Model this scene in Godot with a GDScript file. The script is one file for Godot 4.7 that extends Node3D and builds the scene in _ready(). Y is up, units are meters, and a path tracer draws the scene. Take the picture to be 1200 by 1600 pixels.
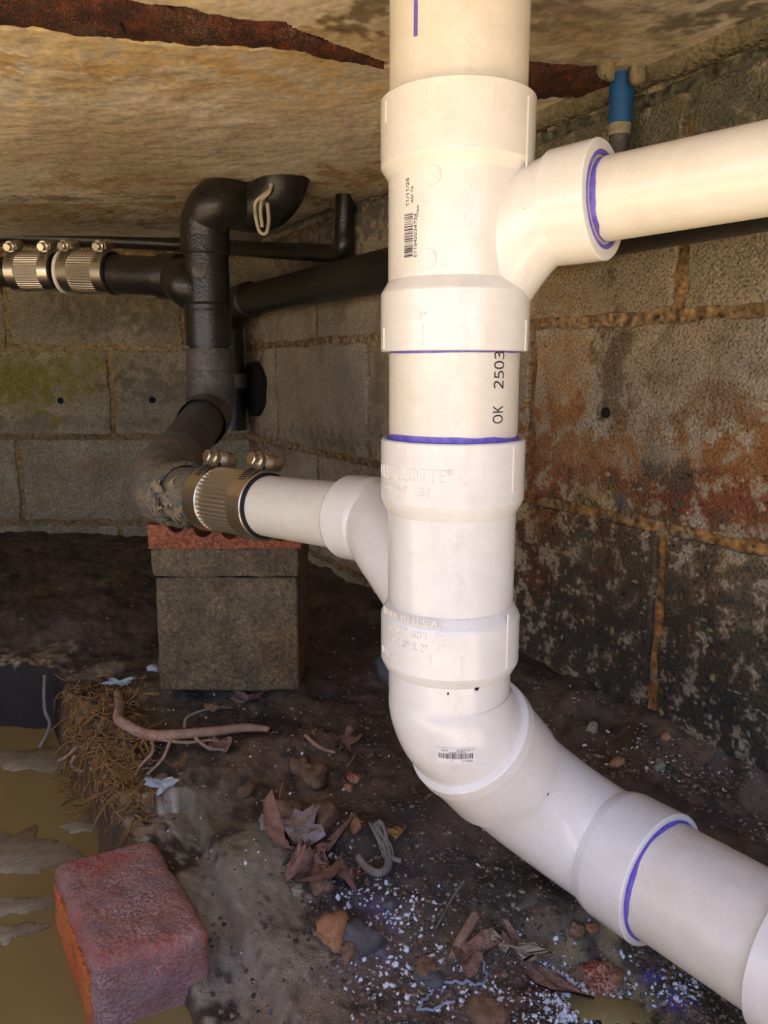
extends Node3D

# ------------------------------------------------------------------ camera model (photo frame 1200 x 1600)
const CAM_H := 0.6
const FOCAL := 1200.0
var pitch := deg_to_rad(10.5)
var cam_pos := Vector3(0, CAM_H, 0)
var fwd: Vector3
var upv: Vector3
const CEIL_Y := 0.872
const WATER_Y := 0.1
# right wall: a point, its direction towards the viewer and its normal into the room
const WALL_P := Vector3(-0.126, 0.0, -1.446)
const WALL_D := Vector3(0.4918, 0.0, 0.8707)
const WALL_N := Vector3(-0.8707, 0.0, 0.4918)
const BACK_Z := -1.78
const BED := [-0.559, -0.356, -0.153, 0.05, 0.253]
const AX := Vector3(0.048, 0.0, -0.537)      # axis of the white stack
const SX := Vector3(-0.267, 0.0, -1.2)       # axis of the black stack
var M := {}
var names := {}
var rng := RandomNumberGenerator.new()
var nz := FastNoiseLite.new()
var gx0 := -1.15
var gz0 := -1.86
var gstep := 0.005
var gnx := 380
var gnz := 300
var gh := PackedFloat32Array()

func pt(px: float, py: float, d: float) -> Vector3:
	return cam_pos + d * (fwd + Vector3.RIGHT * (px - 600.0) / FOCAL - upv * (py - 800.0) / FOCAL)

func cr(x: float, y: float, z: float) -> Vector3:
	return cam_pos + Vector3(x, y, z)

func ray(px: float, py: float) -> Vector3:
	return fwd + Vector3.RIGHT * (px - 600.0) / FOCAL - upv * (py - 800.0) / FOCAL

func on_level(px: float, py: float, y: float) -> Vector3:
	var r := ray(px, py)
	return cam_pos + r * ((y - CAM_H) / r.y)

func on_wall(px: float, py: float, off: float) -> Vector3:
	var r := ray(px, py)
	var o := WALL_P + WALL_N * off
	return cam_pos + r * ((o - cam_pos).dot(WALL_N) / r.dot(WALL_N))

func on_back(px: float, py: float, off := 0.0) -> Vector3:
	var r := ray(px, py)
	return cam_pos + r * ((BACK_Z + off) / r.z)

func at_height(py: float, z: float) -> float:
	return CAM_H - z * tan(atan((py - 800.0) / FOCAL) + pitch)

func mh(py: float) -> float:
	return at_height(py, -AX.z)

func sh(py: float) -> float:
	return at_height(py, -SX.z)

func wall_pt(t: float, y: float, off: float) -> Vector3:
	var p := WALL_P + WALL_D * t + WALL_N * off
	p.y = y
	return p

# point of a photo pixel on the ground: march the ray into the height field
func on_ground(px: float, py: float, lift := 0.0) -> Vector3:
	var r := ray(px, py)
	var s := 0.35
	while s < 2.4:
		var p := cam_pos + r * s
		if p.y <= ground_at(p.x, p.z):
			p.y = ground_at(p.x, p.z) + lift
			return p
		s += 0.002
	return cam_pos + r * 1.0

# ------------------------------------------------------------------ mesh building
class MB:
	var v := PackedVector3Array()
	var n := PackedVector3Array()
	var uv := PackedVector2Array()
	var c := PackedColorArray()
	var i := PackedInt32Array()
	var use_c := false
	func add(p: Vector3, nn: Vector3, t := Vector2.ZERO, col := Color.WHITE) -> int:
		v.append(p); n.append(nn); uv.append(t); c.append(col)
		return v.size() - 1
	func tri(a: int, b: int, d: int) -> void:
		i.append(a); i.append(b); i.append(d)
	func quad(a: int, b: int, d: int, e: int) -> void:
		# winding chosen so that the front (clockwise) side follows the normal
		var nn := (v[d] - v[a]).cross(v[e] - v[b])
		if nn.dot(n[a] + n[b] + n[d] + n[e]) > 0:
			tri(a, d, b); tri(a, e, d)
		else:
			tri(a, b, d); tri(a, d, e)
	func mesh(off: Vector3) -> ArrayMesh:
		var vv := v.duplicate()
		for k in vv.size():
			vv[k] -= off
		var arr := []
		arr.resize(Mesh.ARRAY_MAX)
		arr[Mesh.ARRAY_VERTEX] = vv
		arr[Mesh.ARRAY_NORMAL] = n
		arr[Mesh.ARRAY_TEX_UV] = uv
		if use_c:
			arr[Mesh.ARRAY_COLOR] = c
		arr[Mesh.ARRAY_INDEX] = i
		var m := ArrayMesh.new()
		m.add_surface_from_arrays(Mesh.PRIMITIVE_TRIANGLES, arr)
		return m

func frame_of(d: Vector3) -> Array:
	var a := Vector3.UP if abs(d.y) < 0.9 else Vector3.RIGHT
	var x := a.cross(d).normalized()
	return [x, d.cross(x).normalized()]

# tube along points with a radius each; smooth
func sweep(mb: MB, pts: Array, rads: Array, sides := 24, caps := true) -> void:
	var np := pts.size()
	var t0: Vector3 = (pts[1] - pts[0]).normalized()
	var f := frame_of(t0)
	var x: Vector3 = f[0]
	var base := mb.v.size()
	for k in np:
		var a: Vector3 = pts[max(k - 1, 0)]
		var b: Vector3 = pts[min(k + 1, np - 1)]
		var t := (b - a).normalized()
		x = (x - t * x.dot(t)).normalized()
		var y := t.cross(x)
		var slope: float = (rads[min(k + 1, np - 1)] - rads[max(k - 1, 0)]) / max((b - a).length(), 1e-6)
		for s in sides + 1:
			var an := TAU * s / sides
			var o := x * cos(an) + y * sin(an)
			mb.add(pts[k] + o * rads[k], (o - t * slope).normalized(), Vector2(float(s) / sides, float(k) / np))
	for k in np - 1:
		for s in sides:
			var q := base + k * (sides + 1) + s
			mb.quad(q, q + 1, q + sides + 2, q + sides + 1)
	if caps:
		for e in 2:
			var kk := 0 if e == 0 else np - 1
			var nn := -t0 if e == 0 else (pts[np - 1] - pts[np - 2] as Vector3).normalized()
			var cidx := mb.add(pts[kk], nn)
			var ring := []
			for s in sides + 1:
				ring.append(mb.add(mb.v[base + kk * (sides + 1) + s], nn))
			for s in sides:
				if e == 0:
					mb.tri(cidx, ring[s], ring[s + 1])
				else:
					mb.tri(cidx, ring[s + 1], ring[s])

# turned profile (distance along axis, radius) around a straight axis; every step of the profile keeps its own edge
func lathe(mb: MB, o: Vector3, d: Vector3, prof: Array, sides := 48) -> void:
	var f := frame_of(d)
	var x: Vector3 = f[0]
	var y: Vector3 = f[1]
	for k in prof.size() - 1:
		var p: Vector2 = prof[k]
		var q: Vector2 = prof[k + 1]
		var e := q - p
		if e.length() < 1e-7:
			continue
		e = e.normalized()
		var base := mb.v.size()
		for s in sides + 1:
			var an := TAU * s / sides
			var r := x * cos(an) + y * sin(an)
			var nn := r * e.x - d * e.y
			mb.add(o + d * p.x + r * p.y, nn, Vector2(float(s) / sides, 0))
			mb.add(o + d * q.x + r * q.y, nn, Vector2(float(s) / sides, 1))
		for s in sides:
			var b := base + s * 2
			mb.quad(b, b + 1, b + 3, b + 2)

# ring strip on a cylinder whose far edge wanders (a smear of primer)
func smear(mb: MB, o: Vector3, d: Vector3, r: float, wmin: float, wmax: float, seed_: int, from_ := 0.0, to_ := TAU) -> void:
	var f := frame_of(d)
	var prev := -1
	var steps := 96
	for s in steps + 1:
		var an := from_ + (to_ - from_) * s / steps
		var rr: Vector3 = f[0] * cos(an) + f[1] * sin(an)
		var w: float = lerp(wmin, wmax, clampf(0.5 + nz.get_noise_2d(cos(an) * 60 + seed_ * 37, sin(an) * 60) * 1.6, 0, 1))
		if to_ - from_ < 6.0:
			w *= sin(PI * clampf(float(s) / steps, 0.02, 0.98)) * 0.6 + 0.4
		var a := mb.add(o + rr * r, rr)
		var b := mb.add(o + d * w + rr * r, rr)
		if prev >= 0:
			mb.quad(prev, prev + 1, b, a)
		prev = a

func smooth_path(p: Array, per := 8) -> Array:
	var out := []
	for k in p.size() - 1:
		var a: Vector3 = p[max(k - 1, 0)]
		var b: Vector3 = p[k]
		var c: Vector3 = p[k + 1]
		var d: Vector3 = p[min(k + 2, p.size() - 1)]
		for s in per:
			out.append(b.cubic_interpolate(c, a, d, float(s) / per))
	out.append(p[-1])
	return out

func smooth_vals(r: Array, per := 8) -> Array:
	var out := []
	for k in r.size() - 1:
		for s in per:
			out.append(lerpf(r[k], r[k + 1], float(s) / per))
	out.append(r[-1])
	return out

# box with rounded, worn edges and an uneven surface
func rough_box(mb: MB, center: Vector3, bas: Basis, size: Vector3, r: float, seg: Vector3i, amp: float, freq: float, seed_: int, uvf := 0, wob := 0.0) -> void:
	var h := size * 0.5
	var inner := h - Vector3(r, r, r)
	var axes := [[0, 1, 2], [1, 2, 0], [2, 0, 1]]
	for ax in axes:
		for sg in [-1.0, 1.0]:
			var nu: int = seg[ax[0]]
			var nv: int = seg[ax[1]]
			var base := mb.v.size()
			var grid := PackedVector3Array()
			for iv in nv + 1:
				for iu in nu + 1:
					var p := Vector3.ZERO
					p[ax[0]] = edge_spread(float(iu) / nu, r / size[ax[0]]) * size[ax[0]] - h[ax[0]]
					p[ax[1]] = edge_spread(float(iv) / nv, r / size[ax[1]]) * size[ax[1]] - h[ax[1]]
					p[ax[2]] = sg * h[ax[2]]
					var q := Vector3(clampf(p.x, -inner.x, inner.x), clampf(p.y, -inner.y, inner.y), clampf(p.z, -inner.z, inner.z))
					var o := (p - q)
					var nn := o.normalized()
					p = q + nn * r
					var w := center + bas * p
					var k := w * freq
					p += amp * wob * Vector3(nz.get_noise_3d(k.y * 2 + 31, k.z * 2, k.x * 2), nz.get_noise_3d(k.z * 2, k.x * 2 + 77, k.y * 2), nz.get_noise_3d(k.x * 2 + 5, k.y * 2, k.z * 2))
					p += nn * amp * (nz.get_noise_3d(k.x + seed_ * 13.0, k.y, k.z) * 1.4 + 0.5 * nz.get_noise_3d(k.x * 3 + 50, k.y * 3, k.z * 3 + seed_))
					grid.append(center + bas * p)
			for iv in nv + 1:
				for iu in nu + 1:
					var a := grid[iv * (nu + 1) + max(iu - 1, 0)]
					var b := grid[iv * (nu + 1) + min(iu + 1, nu)]
					var c := grid[max(iv - 1, 0) * (nu + 1) + iu]
					var d := grid[min(iv + 1, nv) * (nu + 1) + iu]
					var nn: Vector3 = (b - a).cross(d - c).normalized() * float(sg)
					var g := grid[iv * (nu + 1) + iu]
					var t := Vector2(float(iu) / nu, float(iv) / nv)
					if uvf == 1: t = wall_uv_right(g)
					elif uvf == 2: t = wall_uv_back(g)
					mb.add(g, nn, t)
			for iv in nv:
				for iu in nu:
					var q := base + iv * (nu + 1) + iu
					mb.quad(q, q + 1, q + nu + 2, q + nu + 1)

func edge_spread(u: float, e: float) -> float:
	# puts the outermost grid lines on the rounded edge
	e = minf(e, 0.3)
	if u < 0.12:
		return u / 0.12 * e
	if u > 0.88:
		return 1.0 - (1.0 - u) / 0.12 * e
	return lerpf(e, 1.0 - e, (u - 0.12) / 0.76)

func stone(mb: MB, c: Vector3, rad: Vector3, turn: float, seed_: int, rough := 0.35, nu := 10, nv := 7) -> void:
	var base := mb.v.size()
	var b := Basis(Vector3.UP, turn)
	var grid := PackedVector3Array()
	for j in nv + 1:
		for k in nu + 1:
			var th := PI * j / nv
			var ph := TAU * (k % nu) / nu
			var o := Vector3(sin(th) * cos(ph), cos(th), sin(th) * sin(ph))
			# squared off a little, then knocked about
			var s := 1.0 / pow(pow(absf(o.x), 3.0) + pow(absf(o.y), 3.0) + pow(absf(o.z), 3.0), 1.0 / 3.0)
			s *= 1.0 + rough * nz.get_noise_3d(o.x * 60 + seed_ * 71, o.y * 60, o.z * 60)
			grid.append(c + b * (o * s * rad))
	for j in nv + 1:
		for k in nu + 1:
			var a := grid[j * (nu + 1) + (k - 1 if k > 0 else nu - 1)]
			var d := grid[j * (nu + 1) + (k + 1 if k < nu else 1)]
			var e := grid[max(j - 1, 0) * (nu + 1) + k]
			var f := grid[min(j + 1, nv) * (nu + 1) + k]
			var g := grid[j * (nu + 1) + k]
			var nn := (f - e).cross(d - a)
			if nn.length() < 1e-12:
				nn = g - c
			if nn.dot(g - c) < 0:
				nn = -nn
			mb.add(g, nn.normalized(), Vector2(float(k) / nu, float(j) / nv))
	for j in nv:
		for k in nu:
			var q := base + j * (nu + 1) + k
			mb.quad(q, q + 1, q + nu + 2, q + nu + 1)

# a thin curled sheet with its own thickness (dead leaf, flake of paint)
func sheet(mb: MB, o: Vector3, bas: Basis, rx: float, rz: float, curl: float, ragged: float, seed_: int, thick := 0.0007) -> void:
	var rings := 7
	var sides := 26
	var top := []
	for lay in 2:
		var base := mb.v.size()
		var grid := PackedVector3Array()
		for j in rings + 1:
			for k in sides + 1:
				var an := TAU * (k % sides) / sides
				var edge := 1.0 + ragged * nz.get_noise_2d(cos(an) * 75 + seed_ * 91, sin(an) * 75) * 2.2
				var r := edge * j / rings
				var x := cos(an) * r
				var z := sin(an) * r
				var y := curl * (x * x * 0.7 + 0.5 * x * z) + curl * 1.1 * nz.get_noise_2d(x * 70 + seed_ * 17, z * 70)
				grid.append(o + bas * (Vector3(x * rx, y - lay * thick, z * rz)))
		for j in rings + 1:
			for k in sides + 1:
				var a := grid[j * (sides + 1) + (k - 1 if k > 0 else sides - 1)]
				var d := grid[j * (sides + 1) + (k + 1 if k < sides else 1)]
				var e := grid[max(j - 1, 0) * (sides + 1) + k]
				var f := grid[min(j + 1, rings) * (sides + 1) + k]
				var nn := (d - a).cross(f - e)
				if j == 0 or nn.length() < 1e-12:
					nn = bas.y
				nn = nn.normalized()
				if nn.dot(bas.y) < 0:
					nn = -nn
				if lay == 1:
					nn = -nn
				mb.add(grid[j * (sides + 1) + k], nn, Vector2(float(k) / sides, float(j) / rings))
		for j in rings:
			for k in sides:
				var q := base + j * (sides + 1) + k
				mb.quad(q, q + 1, q + sides + 2, q + sides + 1)
		top.append(base + rings * (sides + 1))
	for k in sides:
		var p0: int = top[0] + k
		var p1: int = top[1] + k
		mb.quad(p0, p0 + 1, p1 + 1, p1)

# lettering laid round a cylinder. o: axis foot, angle of the text middle, height; turned = quarter turns
func bent(mb: MB, text: String, size: float, o: Vector3, d: Vector3, x: Vector3, r: float, ang: float, h: float, turn: float, depth := 0.0004, width := 0.0) -> void:
	var tm := TextMesh.new()
	var fo := SystemFont.new()
	fo.font_names = PackedStringArray(["Droid Sans"])
	tm.font = fo
	tm.text = text
	tm.font_size = 64
	tm.pixel_size = 0.001
	tm.depth = 0.01
	tm.curve_step = 3.0
	var arr := tm.surface_get_arrays(0) if tm.get_surface_count() > 0 else []
	if arr.is_empty():
		print("no text mesh for ", text)
		return
	var y := d.cross(x)
	var vs: PackedVector3Array = arr[Mesh.ARRAY_VERTEX]
	var ns: PackedVector3Array = arr[Mesh.ARRAY_NORMAL]
	var base := mb.v.size()
	var lo := Vector3(9, 9, 9)
	var hi := Vector3(-9, -9, -9)
	for p in vs:
		lo = lo.min(p)
		hi = hi.max(p)
	var sc := size / (hi.y - lo.y)
	var sx := sc if width <= 0.0 else width / (hi.x - lo.x)
	for k in vs.size():
		var p := vs[k] - (lo + hi) * 0.5
		p = Vector3(p.x * sx, p.y * sc, p.z * depth / 0.01)
		var q := Vector2(p.x, p.y).rotated(turn)
		var m := Vector2(ns[k].x, ns[k].y).rotated(turn)
		var an := ang + q.x / r
		var rad := x * cos(an) + y * sin(an)
		var tan_ := -x * sin(an) + y * cos(an)
		mb.add(o + d * (h + q.y) + rad * (r + p.z + depth * 0.5), (rad * ns[k].z + tan_ * m.x + d * m.y).normalized())
	var idx: PackedInt32Array = arr[Mesh.ARRAY_INDEX] if arr[Mesh.ARRAY_INDEX] != null else PackedInt32Array()
	if idx.is_empty():
		for k in vs.size():
			mb.i.append(base + k)
	else:
		for k in idx:
			mb.i.append(base + k)

# small raised rectangle on a cylinder
func patch(mb: MB, o: Vector3, d: Vector3, x: Vector3, r: float, a0: float, a1: float, h0: float, h1: float, depth: float) -> void:
	var y := d.cross(x)
	var nseg: int = max(1, int(absf(a1 - a0) / 0.06))
	for k in nseg:
		var b0 := lerpf(a0, a1, float(k) / nseg)
		var b1 := lerpf(a0, a1, float(k + 1) / nseg)
		var r0 := x * cos(b0) + y * sin(b0)
		var r1 := x * cos(b1) + y * sin(b1)
		var q := [o + d * h0 + r0 * (r + depth), o + d * h0 + r1 * (r + depth), o + d * h1 + r1 * (r + depth), o + d * h1 + r0 * (r + depth)]
		mb.quad(mb.add(q[0], r0), mb.add(q[1], r1), mb.add(q[2], r1), mb.add(q[3], r0))
		for e in [[0, 1, -d], [2, 3, d]]:
			var p0: Vector3 = q[e[0]]
			var p1: Vector3 = q[e[1]]
			var n0: Vector3 = e[2]
			var ra: Vector3 = r0 if e[0] == 0 else r1
			var rb: Vector3 = r1 if e[0] == 0 else r0
			mb.quad(mb.add(p0, n0), mb.add(p1, n0), mb.add(p1 - rb * (depth + 0.0004), n0), mb.add(p0 - ra * (depth + 0.0004), n0))
		for e in [[k == 0, q[0], q[3], r0, -1.0], [k == nseg - 1, q[1], q[2], r1, 1.0]]:
			if e[0]:
				var rr: Vector3 = e[3]
				var tn: Vector3 = d.cross(rr) * float(e[4])
				mb.quad(mb.add(e[1], tn), mb.add(e[2], tn), mb.add(e[2] - rr * (depth + 0.0004), tn), mb.add(e[1] - rr * (depth + 0.0004), tn))

# ------------------------------------------------------------------ nodes
func numbered(called: String) -> String:
	if not names.has(called):
		names[called] = 0
		return called
	names[called] += 1
	return "%s_%03d" % [called, names[called]]

func thing(called: String, label: String, category: String, where: Vector3, group := "") -> Node3D:
	var o := Node3D.new()
	o.name = numbered(called)
	add_child(o)
	o.position = where
	tag(o, label, category, group)
	return o

func tag(o: Node, label: String, category: String, group := "", kind := "") -> void:
	if label: o.set_meta("label", label)
	if category: o.set_meta("category", category)
	if group: o.set_meta("group", group)
	if kind: o.set_meta("kind", kind)

func origin_of(n: Node) -> Vector3:
	var p := Vector3.ZERO
	while n != self and n != null:
		p += (n as Node3D).position
		n = n.get_parent()
	return p

func part(called: String, mb: MB, mat: Material, parent: Node = self, label := "") -> MeshInstance3D:
	var o := MeshInstance3D.new()
	o.name = called if parent != self else numbered(called)
	parent.add_child(o, true)
	o.mesh = mb.mesh(origin_of(parent))
	o.material_override = mat
	o.cast_shadow = GeometryInstance3D.SHADOW_CASTING_SETTING_ON
	if label: o.set_meta("label", label)
	return o

# a thing that is one mesh; its node stands at the given base
func single(called: String, mb: MB, mat: Material, base: Vector3, label: String, category: String, group := "") -> MeshInstance3D:
	var o := MeshInstance3D.new()
	o.name = numbered(called)
	add_child(o)
	o.position = base
	o.mesh = mb.mesh(base)
	o.material_override = mat
	tag(o, label, category, group)
	return o

# ------------------------------------------------------------------ textures and materials
func noise_bytes(w: int, h: int, freq: float, oct: int, seed_: int, kind := FastNoiseLite.TYPE_SIMPLEX_SMOOTH) -> PackedByteArray:
	var n := FastNoiseLite.new()
	n.noise_type = kind
	n.frequency = freq
	n.fractal_type = FastNoiseLite.FRACTAL_FBM
	n.fractal_octaves = oct
	n.seed = seed_
	return n.get_image(w, h, false, false, true).get_data()

func normal_tex(w: int, h: int, freq: float, oct: int, seed_: int, strength: float) -> ImageTexture:
	var n := FastNoiseLite.new()
	n.noise_type = FastNoiseLite.TYPE_SIMPLEX_SMOOTH
	n.frequency = freq
	n.fractal_type = FastNoiseLite.FRACTAL_FBM
	n.fractal_octaves = oct
	n.seed = seed_
	var im := n.get_seamless_image(w, h, false, false, 0.1, true)
	im.convert(Image.FORMAT_RGBA8)
	im.bump_map_to_normal_map(strength)
	return ImageTexture.create_from_image(im)

# a surface image: two mottled base tones, then patches of matter with ragged outlines, then grain and pits
# patch: [u, v, ru, rv, colour, strength, raggedness]
func surface_tex(w: int, h: int, a: Color, b: Color, patches: Array, grain: float, pits: float, seed_: int, scale: float) -> ImageTexture:
	var n1 := noise_bytes(w, h, 0.006 * scale, 4, seed_)
	var n2 := noise_bytes(w, h, 0.025 * scale, 4, seed_ + 1)
	var n3 := noise_bytes(w, h, 0.25, 3, seed_ + 2)
	var n4 := noise_bytes(w, h, 0.11, 2, seed_ + 3)
	var total := w * h
	var R := PackedFloat32Array(); R.resize(total)
	var G := PackedFloat32Array(); G.resize(total)
	var B := PackedFloat32Array(); B.resize(total)
	for k in total:
		var m: float = clampf((n1[k] * 0.6 + n2[k] * 0.4 - 70.0) / 115.0, 0, 1)
		R[k] = lerpf(a.r, b.r, m); G[k] = lerpf(a.g, b.g, m); B[k] = lerpf(a.b, b.b, m)
	for p in patches:
		var cu: float = p[0] * w
		var cv: float = p[1] * h
		var ru: float = p[2] * w
		var rv: float = p[3] * h
		var col: Color = p[4]
		var st: float = p[5]
		var rag: float = p[6] if p.size() > 6 else 1.0
		var reach := 1.0 + rag * 0.5
		for y in range(max(0, int(cv - rv * reach)), min(h, int(cv + rv * reach) + 1)):
			var dv := (y - cv) / rv
			for x in range(max(0, int(cu - ru * reach)), min(w, int(cu + ru * reach) + 1)):
				var du := (x - cu) / ru
				var dd := du * du + dv * dv
				if dd > reach * reach:
					continue
				var k := y * w + x
				var e := 1.0 - sqrt(dd) + rag * ((n2[k] - 128) * 0.007 + (n4[k] - 128) * 0.004)
				var s := clampf(e * 1.7, 0, 1) * st
				if s > 0:
					R[k] += (col.r - R[k]) * s; G[k] += (col.g - G[k]) * s; B[k] += (col.b - B[k]) * s
	var out := PackedByteArray()
	out.resize(total * 3)
	for k in total:
		var g := 1.0 + grain * (n3[k] - 128) / 80.0 + grain * 0.7 * (n4[k] - 128) / 80.0
		if pits > 0.0 and n3[k] < 40.0 + pits * 60.0:
			g *= 0.6
		out[k * 3] = int(clampf(R[k] * g * 255.0, 0, 255))
		out[k * 3 + 1] = int(clampf(G[k] * g * 255.0, 0, 255))
		out[k * 3 + 2] = int(clampf(B[k] * g * 255.0, 0, 255))
	return ImageTexture.create_from_image(Image.create_from_data(w, h, false, Image.FORMAT_RGB8, out))

func plain(col: Color, rough: float, metal := 0.0) -> StandardMaterial3D:
	var m := StandardMaterial3D.new()
	m.albedo_color = col
	m.roughness = rough
	m.metallic = metal
	return m

func mottled(a: Color, b: Color, rough: float, size: float, seed_: int, grain := 0.1, patches := [], bump := 0.0, pits := 0.0, res := 256) -> StandardMaterial3D:
	var m := StandardMaterial3D.new()
	m.albedo_texture = surface_tex(res, res, a, b, patches, grain, pits, seed_, 2.0)
	m.roughness = rough
	m.uv1_triplanar = true
	m.uv1_world_triplanar = true
	m.uv1_scale = Vector3.ONE / size
	if bump > 0:
		m.normal_enabled = true
		m.normal_texture = normal_tex(256, 256, 0.12, 4, seed_ + 9, 4.0)
		m.normal_scale = bump
	return m

func make_materials() -> void:
	var smudges := []
	rng.seed = 5
	for k in 26:
		smudges.append([rng.randf(), rng.randf(), rng.randf_range(0.006, 0.03), rng.randf_range(0.01, 0.06), Color(0.6, 0.53, 0.44), rng.randf_range(0.03, 0.12), 2.6])
	for k in 7:
		smudges.append([rng.randf(), rng.randf(), 0.0022, 0.003, Color(0.3, 0.25, 0.2), 0.6, 1.0])
	M.pvc = mottled(Color(0.865, 0.855, 0.82), Color(0.89, 0.885, 0.86), 0.2, 0.16, 11, 0.012, smudges, 0.0, 0.0, 512)
	M.pvc_pipe = mottled(Color(0.84, 0.82, 0.76), Color(0.875, 0.86, 0.81), 0.3, 0.16, 21, 0.014, smudges, 0.0, 0.0, 512)
	M.pvc_mark = plain(Color(0.9, 0.88, 0.83), 0.35)
	M.primer = mottled(Color(0.36, 0.3, 0.68), Color(0.5, 0.45, 0.78), 0.4, 0.03, 31, 0.1)
	M.ink = plain(Color(0.05, 0.05, 0.07), 0.6)
	M.paper = plain(Color(0.88, 0.87, 0.85), 0.5)
	M.black = mottled(Color(0.09, 0.088, 0.083), Color(0.16, 0.155, 0.145), 0.33, 0.2, 41, 0.1, [], 0.15)
	var mud := []
	for k in 40:
		mud.append([rng.randf(), rng.randf(), rng.randf_range(0.03, 0.11), rng.randf_range(0.03, 0.1), [Color(0.5, 0.43, 0.3), Color(0.4, 0.38, 0.36), Color(0.58, 0.5, 0.33)][k % 3], 0.8, 2.4])
	M.muddy = mottled(Color(0.3, 0.3, 0.29), Color(0.41, 0.4, 0.38), 0.6, 0.14, 51, 0.15, mud, 0.6, 0.0, 512)
	M.dusty = mottled(Color(0.22, 0.215, 0.205), Color(0.36, 0.345, 0.33), 0.55, 0.12, 52, 0.12, [], 0.2)
	M.rubber = plain(Color(0.05, 0.05, 0.05), 0.7)
	M.steel = plain(Color(0.82, 0.79, 0.74), 0.36, 1.0)
	M.steel2 = plain(Color(0.85, 0.82, 0.77), 0.28, 1.0)
	M.drip = mottled(Color(0.62, 0.58, 0.5), Color(0.72, 0.68, 0.6), 0.7, 0.05, 61)
	M.rust = mottled(Color(0.2, 0.1, 0.06), Color(0.42, 0.21, 0.11), 0.9, 0.09, 71, 0.3, [[0.3, 0.4, 0.2, 0.15, Color(0.36, 0.31, 0.28), 0.7, 2.5], [0.8, 0.8, 0.2, 0.1, Color(0.1, 0.06, 0.05), 0.8, 2.5]], 1.2, 0.4)
	M.blue = mottled(Color(0.05, 0.28, 0.5), Color(0.08, 0.36, 0.58), 0.55, 0.05, 81, 0.05)
	var burn := []
	for k in 30:
		burn.append([rng.randf(), rng.randf(), rng.randf_range(0.03, 0.12), rng.randf_range(0.02, 0.08), [Color(0.4, 0.36, 0.37), Color(0.64, 0.57, 0.56), Color(0.64, 0.28, 0.22)][k % 3], 0.65, 2.4])
	M.brick = mottled(Color(0.54, 0.38, 0.34), Color(0.64, 0.49, 0.45), 0.85, 0.16, 91, 0.2, burn, 0.6, 0.15, 512)
	M.brick_orange = mottled(Color(0.68, 0.32, 0.14), Color(0.78, 0.46, 0.2), 0.9, 0.16, 101, 0.15, [], 0.8)
	var rusty := [[0.75, 0.2, 0.16, 0.1, Color(0.46, 0.27, 0.15), 0.5, 1.6], [0.2, 0.75, 0.12, 0.06, Color(0.45, 0.34, 0.18), 0.5, 2.0]]
	M.pier = mottled(Color(0.3, 0.26, 0.19), Color(0.42, 0.37, 0.27), 0.9, 0.33, 111, 0.2, rusty, 0.8, 0.2, 512)
	M.pier_brick = mottled(Color(0.46, 0.26, 0.17), Color(0.58, 0.34, 0.23), 0.9, 0.2, 121, 0.2, [], 0.8)
	M.root = mottled(Color(0.55, 0.43, 0.34), Color(0.68, 0.56, 0.47), 0.85, 0.04, 131, 0.2, [], 0.8)
	M.root_orange = mottled(Color(0.46, 0.32, 0.15), Color(0.62, 0.47, 0.27), 0.85, 0.04, 141, 0.2)
	M.root_grey = mottled(Color(0.45, 0.42, 0.38), Color(0.56, 0.52, 0.47), 0.8, 0.04, 151, 0.2)
	M.leaf_grey = mottled(Color(0.54, 0.49, 0.46), Color(0.64, 0.58, 0.55), 0.85, 0.05, 161, 0.2, [], 0.6)
	M.leaf_brown = mottled(Color(0.42, 0.29, 0.23), Color(0.58, 0.44, 0.37), 0.8, 0.05, 171, 0.25, [], 1.0)
	M.leaf_ochre = mottled(Color(0.5, 0.36, 0.16), Color(0.58, 0.43, 0.22), 0.75, 0.05, 172, 0.2, [], 0.6)
	M.stone_tan = mottled(Color(0.55, 0.38, 0.24), Color(0.66, 0.48, 0.34), 0.8, 0.05, 181, 0.2, [], 0.8)
	M.stone_mud = mottled(Color(0.42, 0.39, 0.33), Color(0.6, 0.53, 0.38), 0.9, 0.05, 182, 0.2, [], 0.8)
	M.stone_grey = mottled(Color(0.28, 0.27, 0.27), Color(0.38, 0.37, 0.37), 0.7, 0.05, 191, 0.2, [], 0.8)
	M.stone_brown = mottled(Color(0.38, 0.28, 0.2), Color(0.52, 0.4, 0.3), 0.8, 0.05, 192, 0.25, [], 0.8)
	M.stone_red = mottled(Color(0.48, 0.19, 0.09), Color(0.6, 0.29, 0.16), 0.75, 0.05, 193, 0.2, [[0.5, 0.5, 0.3, 0.3, Color(0.75, 0.68, 0.6), 0.8, 2.0]], 0.6)
	M.white_bit = plain(Color(0.85, 0.86, 0.88), 0.4)
	M.paint_flake = mottled(Color(0.6, 0.64, 0.66), Color(0.7, 0.73, 0.75), 0.6, 0.04, 201, 0.1)
	M.cord = mottled(Color(0.5, 0.52, 0.6), Color(0.62, 0.63, 0.68), 0.8, 0.01, 211, 0.2)
	M.dark = plain(Color(0.02, 0.018, 0.016), 0.9)
	M.scum = mottled(Color(0.5, 0.46, 0.36), Color(0.6, 0.56, 0.46), 0.7, 0.04, 221, 0.15)  # also colours the painted slab reflection on the trench water
	var w := StandardMaterial3D.new()
	w.albedo_color = Color(0.54, 0.47, 0.29)
	w.roughness = 0.06
	w.normal_enabled = true
	w.normal_texture = normal_tex(256, 256, 0.012, 2, 77, 3.0)
	w.normal_scale = 0.12
	w.uv1_triplanar = true
	w.uv1_world_triplanar = true
	w.uv1_scale = Vector3.ONE / 0.5
	M.water = w

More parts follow.
